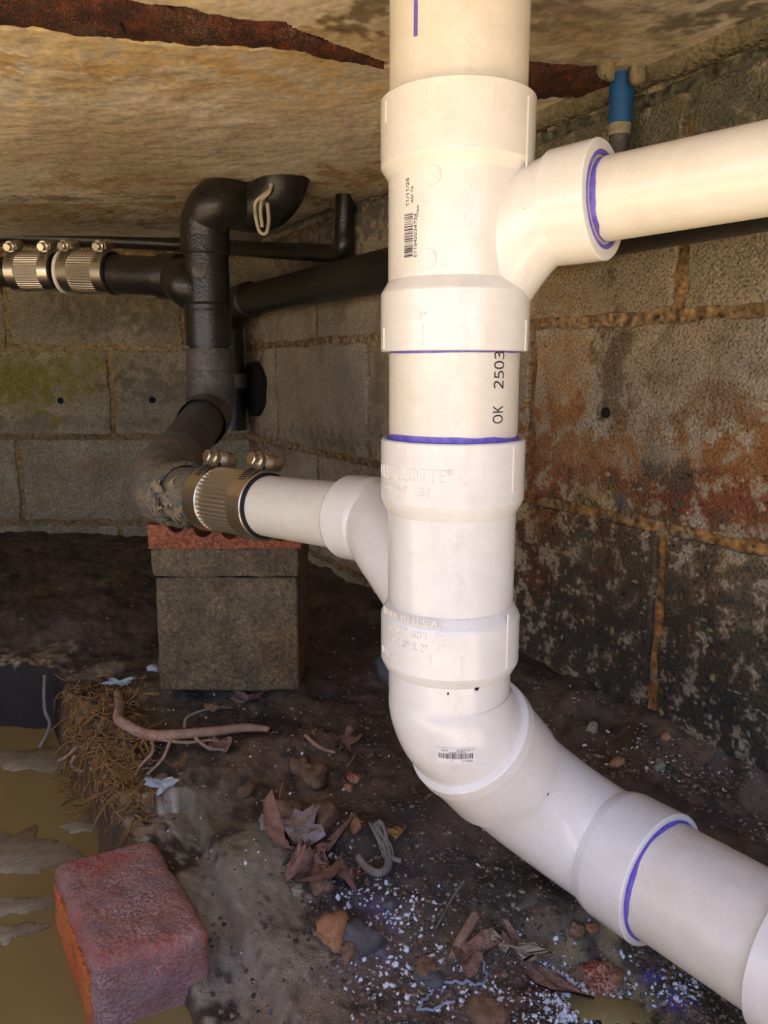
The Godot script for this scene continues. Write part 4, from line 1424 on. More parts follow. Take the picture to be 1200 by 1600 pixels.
func barcode(mb: MB, xa: float, xb: float, ya: float, yb: float, seed_: int) -> void:
	rng.seed = seed_
	var qa := cyl_angle(xa, (ya + yb) * 0.5, RB)
	var qb := cyl_angle(xb, (ya + yb) * 0.5, RB)
	var h0 := cyl_angle(xa, ya, RB).y
	var h1 := cyl_angle(xa, yb, RB).y
	var y := h1
	while y < h0:
		var w: float = [0.00025, 0.00025, 0.0005, 0.0007][rng.randi() % 4]
		patch(mb, Vector3(AX.x, 0, AX.z), Vector3.UP, Vector3.RIGHT, RB, minf(qa.x, qb.x), maxf(qa.x, qb.x), y, minf(y + w, h0), 0.0001)
		y += w + [0.0003, 0.0005, 0.0007][rng.randi() % 3]

func nearest_on(path: Array, p: Vector3) -> Vector3:
	var best := 9.0
	var out := p
	for k in path.size() - 1:
		var q := Geometry3D.get_closest_point_to_segment(p, path[k], path[k + 1])
		if q.distance_to(p) < best:
			best = q.distance_to(p)
			out = q
	return out

func hit_tube(px: float, py: float, path: Array, r: float) -> Vector3:
	var d := ray(px, py)
	var s := 0.35
	while s < 1.0:
		var p := cam_pos + d * s
		if nearest_on(path, p).distance_to(p) < r:
			return p
		s += 0.0005
	return cam_pos + d * 0.55

# u along right, v along the label's own height; pressed onto the bend
func on_bend(fr: Array, u: float, v: float, lift: float) -> Vector3:
	var p: Vector3 = fr[0] + fr[1] * u + fr[3] * v
	var q := nearest_on(fr[4], p)
	return q + (p - q).normalized() * (RB + 0.001 + lift)

# the sticker sits on the outside of the bend, upside down, facing the viewer
func label_on_elbow(mb: MB, paper: bool, path: Array) -> void:
	var c := hit_tube(714, 1181, path, RB + 0.001)
	var nrm := (c - nearest_on(path, c)).normalized()
	var right := Vector3(1, 0.06, 0).cross(nrm).cross(nrm) * -1.0
	right = (right - nrm * right.dot(nrm)).normalized()
	var down := right.cross(nrm)    # label "up" on the sticker points down in the room
	var fr := [c, right, nrm, down, path]
	if paper:
		var nu := 10
		var base := mb.v.size()
		for j in 3:
			for k in nu + 1:
				mb.add(on_bend(fr, lerpf(-0.0145, 0.0135, float(k) / nu), lerpf(-0.006, 0.0062, j / 2.0), 0.0004), nrm)
		for j in 2:
			for k in nu:
				var q := base + j * (nu + 1) + k
				mb.quad(q, q + 1, q + nu + 2, q + nu + 1)
		return
	rng.seed = 23
	var u := -0.0128
	while u < 0.0115:
		var w: float = [0.0002, 0.0003, 0.0006][rng.randi() % 3]
		var a := mb.add(on_bend(fr, u, -0.002, 0.0007), nrm)
		var b := mb.add(on_bend(fr, u + w, -0.002, 0.0007), nrm)
		var d := mb.add(on_bend(fr, u + w, 0.0022, 0.0007), nrm)
		var e := mb.add(on_bend(fr, u, 0.0022, 0.0007), nrm)
		mb.quad(a, b, d, e)
		u += w + [0.0003, 0.0004, 0.0007][rng.randi() % 3]
	for tx in [["3\" 45 ELBOW", 0.006, -0.0046, 0.0015], ["02402", -0.0085, -0.0046, 0.0013], ["14006-2", 0.0075, 0.0042, 0.0016], ["3\"", -0.004, 0.0042, 0.0014], ["8 55025 00060 1", 0.0, -0.0028, 0.0012]]:
		var tm := TextMesh.new()
		var fo := SystemFont.new()
		fo.font_names = PackedStringArray(["Droid Sans"])
		tm.font = fo
		tm.text = tx[0]
		tm.font_size = 48
		tm.pixel_size = 0.001
		tm.depth = 0.0
		var arr := tm.surface_get_arrays(0)
		var base := mb.v.size()
		var lo := Vector3(9, 9, 9)
		var hi := Vector3(-9, -9, -9)
		for p in arr[Mesh.ARRAY_VERTEX]:
			lo = lo.min(p)
			hi = hi.max(p)
		for p in arr[Mesh.ARRAY_VERTEX]:
			var pp: Vector3 = (p - (lo + hi) * 0.5) * (float(tx[3]) / (hi.y - lo.y))
			mb.add(on_bend(fr, tx[1] - pp.x, tx[2] + pp.y, 0.0007), nrm)
		for ii in arr[Mesh.ARRAY_INDEX]:
			mb.i.append(base + ii)

# ------------------------------------------------------------------ black drain
func build_black_drain() -> void:
	var o := Vector3(SX.x, 0, SX.z)
	var up := Vector3.UP
	var foot := Vector3(SX.x, sh(655), SX.z)
	var t := thing("black_drain_pipe", "black plastic drain stack that rises into the slab with a left inlet", "drain pipe", foot)
	var R := 0.0302
	var mb := MB.new()
	lathe(mb, o, up, [Vector2(sh(600), R), Vector2(sh(395), R)], 48)
	part("pipe", mb, M.black, t)
	# tee with the inlet sweep
	mb = MB.new()
	lathe(mb, o, up, [Vector2(sh(541), R), Vector2(sh(541), 0.0345), Vector2(sh(505), 0.0352), Vector2(sh(488), 0.0352), Vector2(sh(484), 0.0365), Vector2(sh(478), 0.0365), Vector2(sh(474), 0.034), Vector2(sh(400), 0.034), Vector2(sh(396), 0.0365), Vector2(sh(372), 0.0365), Vector2(sh(371), R)], 48)
	var tee := part("tee_fitting", mb, M.black, t)
	mb = MB.new()
	var i0 := Vector3(SX.x, sh(482), SX.z)
	sweep(mb, smooth_path([i0, Vector3(SX.x - 0.016, sh(462), SX.z), Vector3(SX.x - 0.034, sh(444), SX.z + 0.002), pt(282, 434, 1.2)]), smooth_vals([0.026, 0.029, 0.031, 0.0315]), 36, false)
	part("inlet_neck", mb, M.black, tee)
	mb = MB.new()
	var ih := pt(249, 432, 1.21)
	var idr := (ih - pt(281, 433, 1.2)).normalized()
	lathe(mb, pt(282, 433, 1.2), idr, [Vector2(-0.002, 0.031), Vector2(0.0, 0.0345), Vector2(0.001, 0.0352), Vector2(0.033, 0.0352), Vector2(0.0335, 0.0345), Vector2(0.0335, 0.029)], 40)
	part("inlet_hub", mb, M.black, tee)
	mb = MB.new()
	var dp := Vector3(SX.x - 0.004, sh(432), SX.z)
	lathe(mb, dp, Vector3(0.05, 0.1, 0.99).normalized(), [Vector2(0.03, 0.0125), Vector2(0.0358, 0.0105), Vector2(0.0362, 0.0)], 24)
	part("mould_disc", mb, M.dusty, tee)
	# upper bend into the slab
	var a := [Vector3(SX.x, sh(398), SX.z), Vector3(SX.x, sh(372), SX.z), Vector3(SX.x + 0.004, sh(345), SX.z + 0.003), Vector3(SX.x + 0.024, sh(322), SX.z + 0.012), pt(382, 323, 1.165)]
	mb = MB.new()
	sweep(mb, smooth_path(a), smooth_vals([0.036, 0.036, 0.0365, 0.036, 0.0355]), 40, false)
	part("elbow", mb, M.black, t)
	var b := [pt(372, 323, 1.17), pt(392, 323, 1.16), pt(415, 318, 1.15), pt(434, 300, 1.135), pt(445, 272, 1.12), pt(448, 255, 1.11)]
	mb = MB.new()
	sweep(mb, smooth_path(b), smooth_vals([0.034, 0.0375, 0.038, 0.037, 0.0365, 0.0365]), 40, false)
	var eb := part("elbow", mb, M.black, t)
	mb = MB.new()
	for dr in [[[424, 288, 1.095], [421, 298, 1.095], [408, 308, 1.1], [399, 318, 1.107], [400, 340, 1.107], [406, 362, 1.115], [416, 364, 1.113], [420, 345, 1.1], [418, 318, 1.098]], [[409, 312, 1.1], [407, 330, 1.1], [410, 355, 1.105]], [[424, 290, 1.094], [420, 301, 1.094], [408, 312, 1.1]]]:
		var p := []
		var r := []
		for k in dr:
			p.append(pt(k[0], k[1], k[2]))
			r.append(0.0028)
		sweep(mb, smooth_path(p, 4), smooth_vals(r, 4), 8)
	part("sealant_drip", mb, M.drip, eb, "pale beige sealant runs")
	# lower bend: dusty elbow, arm towards the viewer and muddy elbow
	mb = MB.new()
	var lo := [Vector3(SX.x, sh(545), SX.z), Vector3(SX.x, sh(575), SX.z), Vector3(SX.x, sh(612), SX.z + 0.002), cr(-0.268, -0.066, -1.178), cr(-0.268, -0.078, -1.13)]
	sweep(mb, smooth_path(lo), smooth_vals([0.0345, 0.036, 0.0365, 0.0365, 0.0362]), 40, false)
	part("elbow", mb, M.dusty, t)
	mb = MB.new()
	sweep(mb, [cr(-0.268, -0.074, -1.14), cr(-0.272, -0.12, -0.97)], [0.0315, 0.0315], 40, false)
	part("pipe", mb, M.dusty, t)
	var A := cr(-0.031, -0.129, -0.672)
	var ld := Vector3(-0.728, -0.035, -0.685).normalized()
	mb = MB.new()
	sweep(mb, smooth_path([cr(-0.2715, -0.112, -1.0), cr(-0.272, -0.121, -0.965), cr(-0.27, -0.132, -0.925), A + ld * 0.305, A + ld * 0.27]), smooth_vals([0.0352, 0.0365, 0.0375, 0.0372, 0.0365]), 40, false)
	var me := part("muddy_elbow", mb, M.muddy, t, "black elbow caked with dried tan mud")
	mb = MB.new()
	lathe(mb, A + ld * 0.268, ld, [Vector2(-0.003, 0.033), Vector2(-0.0025, 0.0378), Vector2(0.0035, 0.0378), Vector2(0.005, 0.0345)], 40)
	part("elbow_rim", mb, M.muddy, me)
	var mud := MB.new()
	rng.seed = 12
	for k in 60:
		var an := rng.randf_range(-2.2, 0.5)
		var u := rng.randf_range(0.225, 0.325)
		var side := (Vector3.UP * sin(an) + Vector3(0.685, 0, -0.728) * -cos(an)).normalized()
		var sz := rng.randf_range(0.003, 0.0095)
		var pos := A + ld * u + side * ((0.0314 if u < 0.262 else 0.0371) + 0.0008)
		if u > 0.295: pos = cr(-0.27, -0.132, -0.925).lerp(A + ld * 0.3, rng.randf()) + side * 0.0378
		sheet(mud, pos, Basis(ld, side, ld.cross(side)).rotated(side, rng.randf() * 3.0), sz, sz * rng.randf_range(0.5, 0.9), -0.0004, 0.9, 500 + k, 0.0022)
	part("dried_mud", mud, M.stone_mud, me, "crust of dried tan mud").set_meta("kind", "stuff")
	mb = MB.new()
	sweep(mb, [A + ld * 0.275, A + ld * 0.166], [0.0315, 0.0315], 40, false)
	part("stub_pipe", mb, M.muddy, t)
	# left inlet pipe
	mb = MB.new()
	lathe(mb, ih - idr * 0.01, (pt(100, 425, 1.27) - ih).normalized(), [Vector2(0, 0.0302), Vector2(0.155, 0.0302)], 40)
	part("inlet_pipe", mb, M.black, t)
	mb = MB.new()
	sweep(mb, [pt(98, 425, 1.268), pt(-60, 425, 1.3)], [0.0245, 0.0245], 40)
	part("inlet_pipe", mb, M.black, t)

# shielded coupling: rubber sleeve, fluted steel shield, two worm-drive bands
func coupling(called: String, label: String, a: Vector3, b: Vector3, r: float, screw_dir: Vector3, head_dir: float, flutes := 46) -> void:
	var d := (b - a).normalized()
	var L := (b - a).length()
	var t := thing(called, label, "pipe clamp", (a + b) * 0.5 - Vector3(0, r, 0), "steel pipe clamps")
	var mb := MB.new()
	lathe(mb, a, d, [Vector2(-0.002, r - 0.005), Vector2(-0.002, r - 0.0015), Vector2(L + 0.002, r - 0.0015), Vector2(L + 0.002, r - 0.005)], 48)
	part("rubber_sleeve", mb, M.rubber, t)
	# shield
	mb = MB.new()
	var f := frame_of(d)
	var n := flutes * 8
	var base := mb.v.size()
	for k in n + 1:
		var an := TAU * k / n
		var wave := 0.5 + 0.5 * cos(an * flutes)
		var rr := r - 0.0012 + 0.0013 * wave
		var o: Vector3 = f[0] * cos(an) + f[1] * sin(an)
		var tg: Vector3 = -f[0] * sin(an) + f[1] * cos(an)
		var slope := -0.00065 * flutes * sin(an * flutes) / r
		var nn := (o - tg * slope).normalized()
		mb.add(a + d * 0.002 + o * rr, nn)
		mb.add(b - d * 0.002 + o * rr, nn)
	for k in n:
		var q := base + k * 2
		mb.quad(q, q + 1, q + 3, q + 2)
	part("fluted_shield", mb, M.steel, t)
	var bw := L * 0.115
	var sdn := (screw_dir - d * screw_dir.dot(d)).normalized()
	var tang := d.cross(sdn).normalized() * head_dir
	for e in 2:
		var c := a + d * (bw if e == 0 else L - bw)
		mb = MB.new()
		lathe(mb, c, d, [Vector2(-bw, r - 0.001), Vector2(-bw, r + 0.0006), Vector2(-bw + 0.0004, r + 0.0012), Vector2(bw - 0.0004, r + 0.0012), Vector2(bw, r + 0.0006), Vector2(bw, r - 0.001)], 64)
		var band := part("band", mb, M.steel2, t)
		# overlapping tongue with slots
		mb = MB.new()
		var g := 14
		var bb := mb.v.size()
		for k in g + 1:
			var an: float = lerpf(0.25, 1.0, float(k) / g)
			var o := sdn * cos(an) + tang * sin(an)
			var lift := 0.0035 - 0.0022 * float(k) / g
			for w in [-bw * 0.8, bw * 0.8]:
				mb.add(c + o * (r + lift) + d * w, o)
		for k in g:
			var q := bb + k * 2
			mb.quad(q, q + 1, q + 3, q + 2)
		part("tongue", mb, M.steel2, band)
		mb = MB.new()
		for k in 7:
			var an: float = lerpf(0.45, 0.92, k / 6.0)
			var o := sdn * cos(an) + tang * sin(an)
			var tg := -sdn * sin(an) + tang * cos(an)
			var cc := c + o * (r + 0.0035 - 0.0022 * (an - 0.25) / 0.75)
			sweep(mb, [cc - d * bw * 0.45, cc + d * bw * 0.45], [0.0006, 0.0006], 6)
		part("slots", mb, M.rubber, band).set_meta("kind", "stuff")
		# worm housing and hex screw, lying along the tangent
		mb = MB.new()
		var hc := c + sdn * (r + 0.009)
		rough_box(mb, hc - tang * 0.004, Basis(d, sdn, d.cross(sdn)), Vector3(0.018, 0.017, 0.025), 0.0074, Vector3i(10, 10, 8), 0.0, 1.0, 0)
		part("screw_housing", mb, M.steel, band)
		mb = MB.new()
		lathe(mb, hc, tang, [Vector2(0.003, 0.006), Vector2(0.0105, 0.006), Vector2(0.0105, 0.0088), Vector2(0.014, 0.0088), Vector2(0.014, 0.006)], 20)
		lathe(mb, hc, tang, [Vector2(0.014, 0.0072), Vector2(0.0215, 0.0072), Vector2(0.0225, 0.0062), Vector2(0.0225, 0.0)], 6)
		part("hex_screw", mb, M.steel2, band)

func build_couplings() -> void:
	var dir := Vector3(-0.728, -0.035, -0.685).normalized()
	var a := cr(-0.031, -0.129, -0.672) + dir * 0.116
	coupling("shielded_coupling", "stainless shielded clamp joining the white branch to the muddy black elbow", a, a + dir * 0.1, 0.0342, Vector3(0.28, 1, -0.12), -1.0)
	coupling("shielded_coupling", "stainless shielded clamp on the thin black inlet left of the white ring", pt(24, 424, 1.28), pt(91, 424, 1.265), 0.0315, Vector3(0, 0.97, 0.25), 1.0)
	coupling("shielded_coupling", "stainless shielded clamp between the white ring and the black stack's inlet hub", pt(109, 425, 1.262), pt(178, 427, 1.235), 0.0335, Vector3(0, 0.97, 0.25), 1.0)
	var mb := MB.new()
	var p := pt(101, 425, 1.264)
	lathe(mb, p, (pt(109, 425, 1.262) - pt(91, 424, 1.265)).normalized(), [Vector2(-0.004, 0.024), Vector2(-0.004, 0.032), Vector2(-0.002, 0.0345), Vector2(0.002, 0.0345), Vector2(0.0045, 0.032), Vector2(0.0045, 0.024)], 48)
	single("gasket_ring", mb, M.pvc, p, "white plastic ring squeezed between two steel clamps", "ring")

# ------------------------------------------------------------------ pipes along the walls
func build_wall_pipes() -> void:
	var a := on_wall(384, 470, 0.045)
	var b := on_wall(1200, 296, 0.045)
	var d := (b - a).normalized()
	var t := thing("wall_pipe", "black plastic pipe running along the right block wall behind the white pipes", "pipe", a - Vector3(0, 0.03, 0))
	var mb := MB.new()
	lathe(mb, a, d, [Vector2(0, 0.0302), Vector2(1.9, 0.0302)], 48)
	part("pipe", mb, M.black, t)
	mb = MB.new()
	lathe(mb, a, d, [Vector2(-0.02, 0.03), Vector2(-0.018, 0.036), Vector2(0.03, 0.036), Vector2(0.032, 0.0302)], 48)
	part("hub", mb, M.black, t)
	mb = MB.new()
	var v := pt(357, 480, 1.66)
	var bot := Vector3(v.x, at_height(672, -v.z), v.z)
	sweep(mb, smooth_path([a + d * 0.01, a - d * 0.03, v + Vector3(0, -0.03, 0), v + Vector3(0, -0.07, 0), bot]), smooth_vals([0.033, 0.034, 0.033, 0.0302, 0.0302]), 36)
	part("drop_leg", mb, M.black, t)
	mb = MB.new()
	lathe(mb, Vector3(v.x, at_height(606, -v.z), v.z), Vector3.UP, [Vector2(0, 0.03), Vector2(0, 0.0345), Vector2(0.03, 0.0345), Vector2(0.03, 0.03)], 36)
	part("hub", mb, M.dusty, t)
	# thin pipe high on the back wall that turns up by the corner
	mb = MB.new()
	var r := 0.0147
	var pts := [pt(-80, 367, 1.62), pt(120, 374, 1.625), pt(300, 383, 1.63), on_wall(420, 391, 0.04), on_wall(500, 395, 0.025), on_wall(527, 396, 0.022), on_wall(537, 386, 0.022), on_wall(537, 360, 0.022), on_wall(538, 322, 0.022), on_wall(538, 300, 0.022)]
	sweep(mb, smooth_path(pts), smooth_vals([r, r, r, r, r, r, r, r, r, r]), 24)
	single("thin_pipe", mb, M.black, pts[0], "thin black pipe close under the slab that turns up at the right wall", "pipe")
	# blue sleeve
	var base := on_wall(968, 205, 0.022)
	var topy := CEIL_Y + 0.004
	t = thing("blue_sleeve_pipe", "short blue plastic pipe coming down from the slab beside the rusted bar", "pipe", base)
	mb = MB.new()
	lathe(mb, Vector3(base.x, 0, base.z), Vector3.UP, [Vector2(base.y + 0.006, 0.007), Vector2(base.y + 0.006, 0.0108), Vector2(topy, 0.0112)], 32)
	part("sleeve", mb, M.blue, t)
	mb = MB.new()
	lathe(mb, Vector3(base.x, 0, base.z), Vector3.UP, [Vector2(base.y - 0.004, 0.007), Vector2(base.y - 0.004, 0.0102), Vector2(base.y + 0.006, 0.0104), Vector2(base.y + 0.006, 0.006)], 32)
	part("collar", mb, mottled(Color(0.5, 0.48, 0.38), Color(0.62, 0.6, 0.5), 0.8, 0.03, 701, 0.2), t)
	mb = MB.new()
	lathe(mb, Vector3(base.x, 0, base.z), Vector3.UP, [Vector2(base.y - 0.09, 0.0), Vector2(base.y - 0.09, 0.0096), Vector2(base.y, 0.0096)], 32)
	part("inner_pipe", mb, M.dusty, t)
	for s in [[948, 103, 0.009], [996, 107, 0.009]]:
		mb = MB.new()
		var c := on_level(s[0], s[1], CEIL_Y - 0.002)
		stone(mb, c, Vector3(0.008, 0.012, 0.007), 0.2, int(s[0]), 0.5)
		part("mortar_dab", mb, M.stone_mud, t)

# ------------------------------------------------------------------ pier under the branch
func build_pier() -> void:
	var d := 0.94
	var bl := pt(240, 1062, d)
	var yaw := Basis()
	# front plane: the column stands upright facing the viewer
	var z := bl.z
	var xl: float = ray(237, 900).x * (z / ray(237, 900).z)
	var xr: float = ray(467, 900).x * (z / ray(467, 900).z)
	var w := xr - xl
	var xc := (xl + xr) * 0.5
	var depth := 0.13
	var y_b: float = at_height(1080, -z)
	var y_1: float = at_height(902, -z)
	var y_2: float = at_height(857, -z)
	var y_3 := CAM_H - 0.179
	var mb := MB.new()
	rough_box(mb, Vector3(xc, (y_b + y_1) * 0.5, z - depth * 0.5), yaw, Vector3(w - 0.004, y_1 - y_b, depth), 0.004, Vector3i(40, 36, 16), 0.002, 1300.0, 61)
	single("concrete_block", mb, M.pier, Vector3(xc, y_b, z - depth * 0.5), "mossy brown concrete block standing on the soil under the clamp", "block")
	mb = MB.new()
	rough_box(mb, Vector3(xc, (y_1 + y_2) * 0.5, z - depth * 0.5 + 0.001), yaw, Vector3(w, y_2 - y_1 - 0.0006, depth), 0.003, Vector3i(40, 12, 16), 0.0016, 1300.0, 62)
	single("concrete_slab", mb, M.pier, Vector3(xc, y_1, z - depth * 0.5), "thin rust-streaked concrete slab between the concrete block and the red brick", "slab")
	# cored brick on edge: body with round holes through its front
	var h := y_3 - y_2 - 0.0006
	var csg := CSGBox3D.new()
	csg.name = numbered("cored_brick")
	csg.size = Vector3(w + 0.004, h, 0.07)
	csg.material = M.pier_brick
	add_child(csg)
	csg.position = Vector3(xc + 0.001, y_2 + 0.0004 + h * 0.5, z - 0.035 + 0.003)
	for c in [[276, 818, 0.0105], [318, 824, 0.0115], [360, 828, 0.011], [403, 829, 0.011], [440, 831, 0.0105]]:
		var r := ray(c[0], c[1])
		var p := cam_pos + r * (z / r.z)
		var cy := CSGCylinder3D.new()
		cy.operation = CSGShape3D.OPERATION_SUBTRACTION
		cy.radius = c[2]
		cy.height = 0.1
		cy.sides = 14
		cy.material = M.pier_brick
		cy.rotation.x = PI / 2
		csg.add_child(cy)
		cy.name = "core_hole"
		cy.position = p - csg.position + Vector3(0, 0, -0.02)
	tag(csg, "red cored brick with round holes bearing the clamp on top of the concrete slab", "brick")

# ------------------------------------------------------------------ loose bricks by the water
func build_bricks() -> void:
	var top := CAM_H - 0.44
	var a := on_level(86, 1342, top)
	var b := on_level(236, 1306, top)
	var c := on_level(140, 1488, top)
	var xd := (b - a).normalized()
	var zd := (c - a)
	zd = (zd + on_level(324, 1450, top) - b).normalized()
	var bas := Basis(xd, Vector3.UP, zd)
	var w := 0.09
	var len_ := 0.152
	var hgt := 0.1
	var mid := (a + b) * 0.5 + zd * (len_ * 0.5) - Vector3(0, hgt * 0.5, 0)
	var mb := MB.new()
	rough_box(mb, mid, bas, Vector3(w, hgt, len_), 0.011, Vector3i(26, 26, 36), 0.0015, 3000.0, 71)
	var old := thing("old_brick", "weathered dark red brick with an orange side lying at the water's edge", "brick", Vector3(mid.x, mid.y - hgt * 0.5, mid.z))
	part("body", mb, M.brick, old)
	mb = MB.new()
	rough_box(mb, mid - xd * (w * 0.5 + 0.0004) - Vector3(0, 0.007, 0), bas, Vector3(0.004, hgt - 0.018, len_ - 0.02), 0.0018, Vector3i(2, 20, 26), 0.0012, 2200.0, 73)
	part("side_face", mb, M.brick_orange, old, "orange unweathered side of the brick")
	mb = MB.new()
	var m2 := mid + xd * 0.02 + zd * 0.06 - Vector3(0, hgt * 0.5 + 0.026, 0)
	rough_box(mb, m2, bas.rotated(Vector3.UP, 0.12), Vector3(0.1, 0.05, 0.19), 0.008, Vector3i(20, 12, 30), 0.003, 1100.0, 72)
	single("old_brick", mb, M.brick_orange, m2 - Vector3(0, 0.025, 0), "orange brick mostly under water beneath the weathered red brick", "brick")

# ------------------------------------------------------------------ litter: roots, leaves, stones, twigs
func run(list: Array, radius: float, mat: Material, called: String, label: String, cat: String, lift := 0.0, group := "", taper := true) -> MeshInstance3D:
	var p := []
	var r := []
	for k in list.size():
		var q: Array = list[k]
		var g := on_ground(q[0], q[1], lift + (q[2] if q.size() > 2 else 0.0) + radius * 0.6)
		p.append(g)
		r.append(radius * (1.0 - (0.55 * k / list.size() if taper else 0.0)))
	var mb := MB.new()
	var path := smooth_path(p, 6)
	if called == "grey_cord":
		for k in path.size():
			path[k] += Vector3(nz.get_noise_1d(k * 31.0), 0.0, nz.get_noise_1d(k * 31.0 + 500.0)) * 0.003
			path[k].y = ground_at(path[k].x, path[k].z) + 0.0016
	sweep(mb, path, smooth_vals(r, 6), 10)
	return single(called, mb, mat, p[0], label, cat, group)

# thin floating patch with a lobed outline
func blot(mb: MB, o: Vector3, rx: float, rz: float, seed_: int) -> void:
	var n := 90
	var rim := []
	for k in n:
		var an := TAU * k / n
		var e := 1.0 + 0.9 * nz.get_noise_2d(cos(an) * 55 + seed_ * 91, sin(an) * 55) + 0.5 * nz.get_noise_2d(cos(an) * 190 + seed_ * 31, sin(an) * 190)
		rim.append(o + Vector3(cos(an) * rx * e, 0, sin(an) * rz * e))
	var mid := mb.add(o, Vector3.UP)
	var ids := []
	var low := []
	for k in n:
		var out: Vector3 = (rim[k] - o).normalized()
		ids.append(mb.add(rim[k], (Vector3.UP + out * 0.5).normalized()))
		low.append(mb.add(rim[k] + out * 0.0008 - Vector3(0, 0.0014, 0), out))
	for k in n:
		var j := (k + 1) % n
		mb.tri(mid, ids[k], ids[j])
		mb.quad(ids[k], ids[j], low[j], low[k])

func over_ground(a: Array) -> Array:
	var o := []
	for q in a: o.append(on_ground(q[0], q[1], q[2]))
	return o

func build_litter() -> void:
	# main root with its side shoots
	var mb := MB.new()
	var root := thing("tree_root", "thick pale pink-brown root bent along the edge of the bank", "root", on_ground(190, 1100))
	sweep(mb, smooth_path(over_ground([[184, 1088, 0.004], [188, 1110, 0.008], [186, 1138, 0.012], [196, 1150, 0.014], [222, 1166, 0.016], [246, 1173, 0.018], [290, 1170, 0.018], [340, 1160, 0.014], [385, 1150, 0.01], [420, 1146, 0.005]]), 6), smooth_vals([0.005, 0.0058, 0.006, 0.006, 0.006, 0.0062, 0.0055, 0.0052, 0.005, 0.003], 6), 12)
	part("main_root", mb, M.root, root)
	for s in [[[236, 1172, 0.016], [240, 1190, 0.012], [222, 1206, 0.008], [212, 1220, 0.006]], [[270, 1172, 0.016], [255, 1196, 0.008], [230, 1216, 0.004]], [[290, 1160, 0.018], [295, 1148, 0.022], [330, 1132, 0.02], [362, 1123, 0.014]], [[250, 1174, 0.014], [290, 1178, 0.012], [330, 1168, 0.008], [350, 1170, 0.004]], [[300, 1168, 0.016], [325, 1180, 0.008], [350, 1176, 0.004]]]:
		mb = MB.new()
		var rr := []
		for k in s.size(): rr.append(0.0021 - 0.0003 * k)
		sweep(mb, smooth_path(over_ground(s), 6), smooth_vals(rr, 6), 8)
		part("rootlet", mb, M.root_grey if s[0][0] == 290 else M.root, root)
	# mat of fine roots over the bank and hanging to the water
	rng.seed = 55
	mb = MB.new()
	for k in 360:
		var cx := rng.randf_range(105, 235)
		var cy := rng.randf_range(1060, 1285)
		var p := []
		var r := []
		var g := on_ground(cx, cy, rng.randf_range(0.001, 0.008))
		var dir := Vector3(rng.randfn() * 0.6 - 0.15, -0.4 + rng.randfn() * 0.4, rng.randfn() * 0.5 + 0.3).normalized()
		for j in 6:
			p.append(g)
			r.append(0.0009 - 0.00009 * j + 0.0003 * rng.randf())
			dir = (dir + Vector3(rng.randfn(), rng.randfn() - 0.2, rng.randfn()) * 0.45).normalized()
			g += dir * rng.randf_range(0.004, 0.009)
			g.y = maxf(g.y, maxf(ground_at(g.x, g.z) + 0.0008, WATER_Y + 0.001))
		sweep(mb, smooth_path(p, 3), smooth_vals(r, 3), 5, false)
	var rm := single("fine_root_mat", mb, M.root_orange, on_ground(170, 1150), "tangled mat of fine orange-brown roots over the bank", "roots")
	rm.set_meta("kind", "stuff")
	# hanging rootlets
	for s in [[[[120, 1215, 1.02], [118, 1240, 1.0], [124, 1265, 0.99], [130, 1290, 0.985]], "root_orange", "left one of two orange rootlets dangling above the white foam blot"], [[[135, 1220, 1.0], [128, 1250, 0.99], [122, 1278, 0.985]], "root_orange", "orange rootlet crossing behind its twin above the white foam blot"], [[[133, 1190, 0.99], [125, 1165, 0.985], [105, 1182, 0.98], [90, 1189, 0.975]], "root", "forked pale rootlet reaching out from the bank over the water"], [[[150, 1195, 0.98], [130, 1205, 0.97], [112, 1196, 0.965], [118, 1180, 0.965]], "root", "looped pale rootlet curling back towards the bank"]]:
		var p := []
		var r := []
		for q in s[0]:
			p.append(pt(q[0], q[1], q[2] * 0.93)); r.append(0.0022)
		mb = MB.new()
		sweep(mb, smooth_path(p, 6), smooth_vals(r, 6), 8)
		single("hanging_rootlet", mb, M[s[1]], p[-1], s[2], "root", "dangling rootlets")
	var kn := []
	var kr := []
	for q in [[70, 1055], [69, 1085], [71, 1112], [78, 1130], [72, 1150], [62, 1168], [58, 1185], [62, 1195], [48, 1212], [46, 1220]]:
		kn.append(pt(q[0], q[1], 1.07 - (q[1] - 1055) * 0.0003)); kr.append(0.0024)
	mb = MB.new()
	sweep(mb, smooth_path(kn, 6), smooth_vals(kr, 6), 8)
	single("hanging_string", mb, M.root_grey, kn[-1], "knotted grey fibre strand hanging from the pale bank edge", "string")
	# pale patches on the water; the wide tan one paints the slab's reflection
	var nsc := 0
	for s in [[10, 1332, 0.05, 0.034, "large ragged pale patch on the water nearest the red brick's far end"], [30, 1412, 0.038, 0.012, "narrow wavy pale strip beside the red brick's orange side"], [15, 1456, 0.022, 0.013, "small pale patch below the narrow wavy strip"],
		[30, 1188, 0.09, 0.03, "wide tan patch painting the slab reflection on the water under the knotted hanging strand"], [132, 1290, 0.026, 0.011, "white foam blot at the feet of the dangling rootlets"]]:
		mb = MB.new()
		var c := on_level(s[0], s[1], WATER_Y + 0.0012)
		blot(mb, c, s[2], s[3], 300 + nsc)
		single("pale_patch", mb, M.scum, c, s[4], "scum", "scum patches on the water")
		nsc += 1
	mb = MB.new()
	var pc := on_ground(962, 1578, 0.003)
	blot(mb, pc, 0.032, 0.02, 411)
	tag(single("mud_puddle", mb, M.water, pc, "shallow brown puddle on the soil under the outlet pipe", "puddle"), "", "")
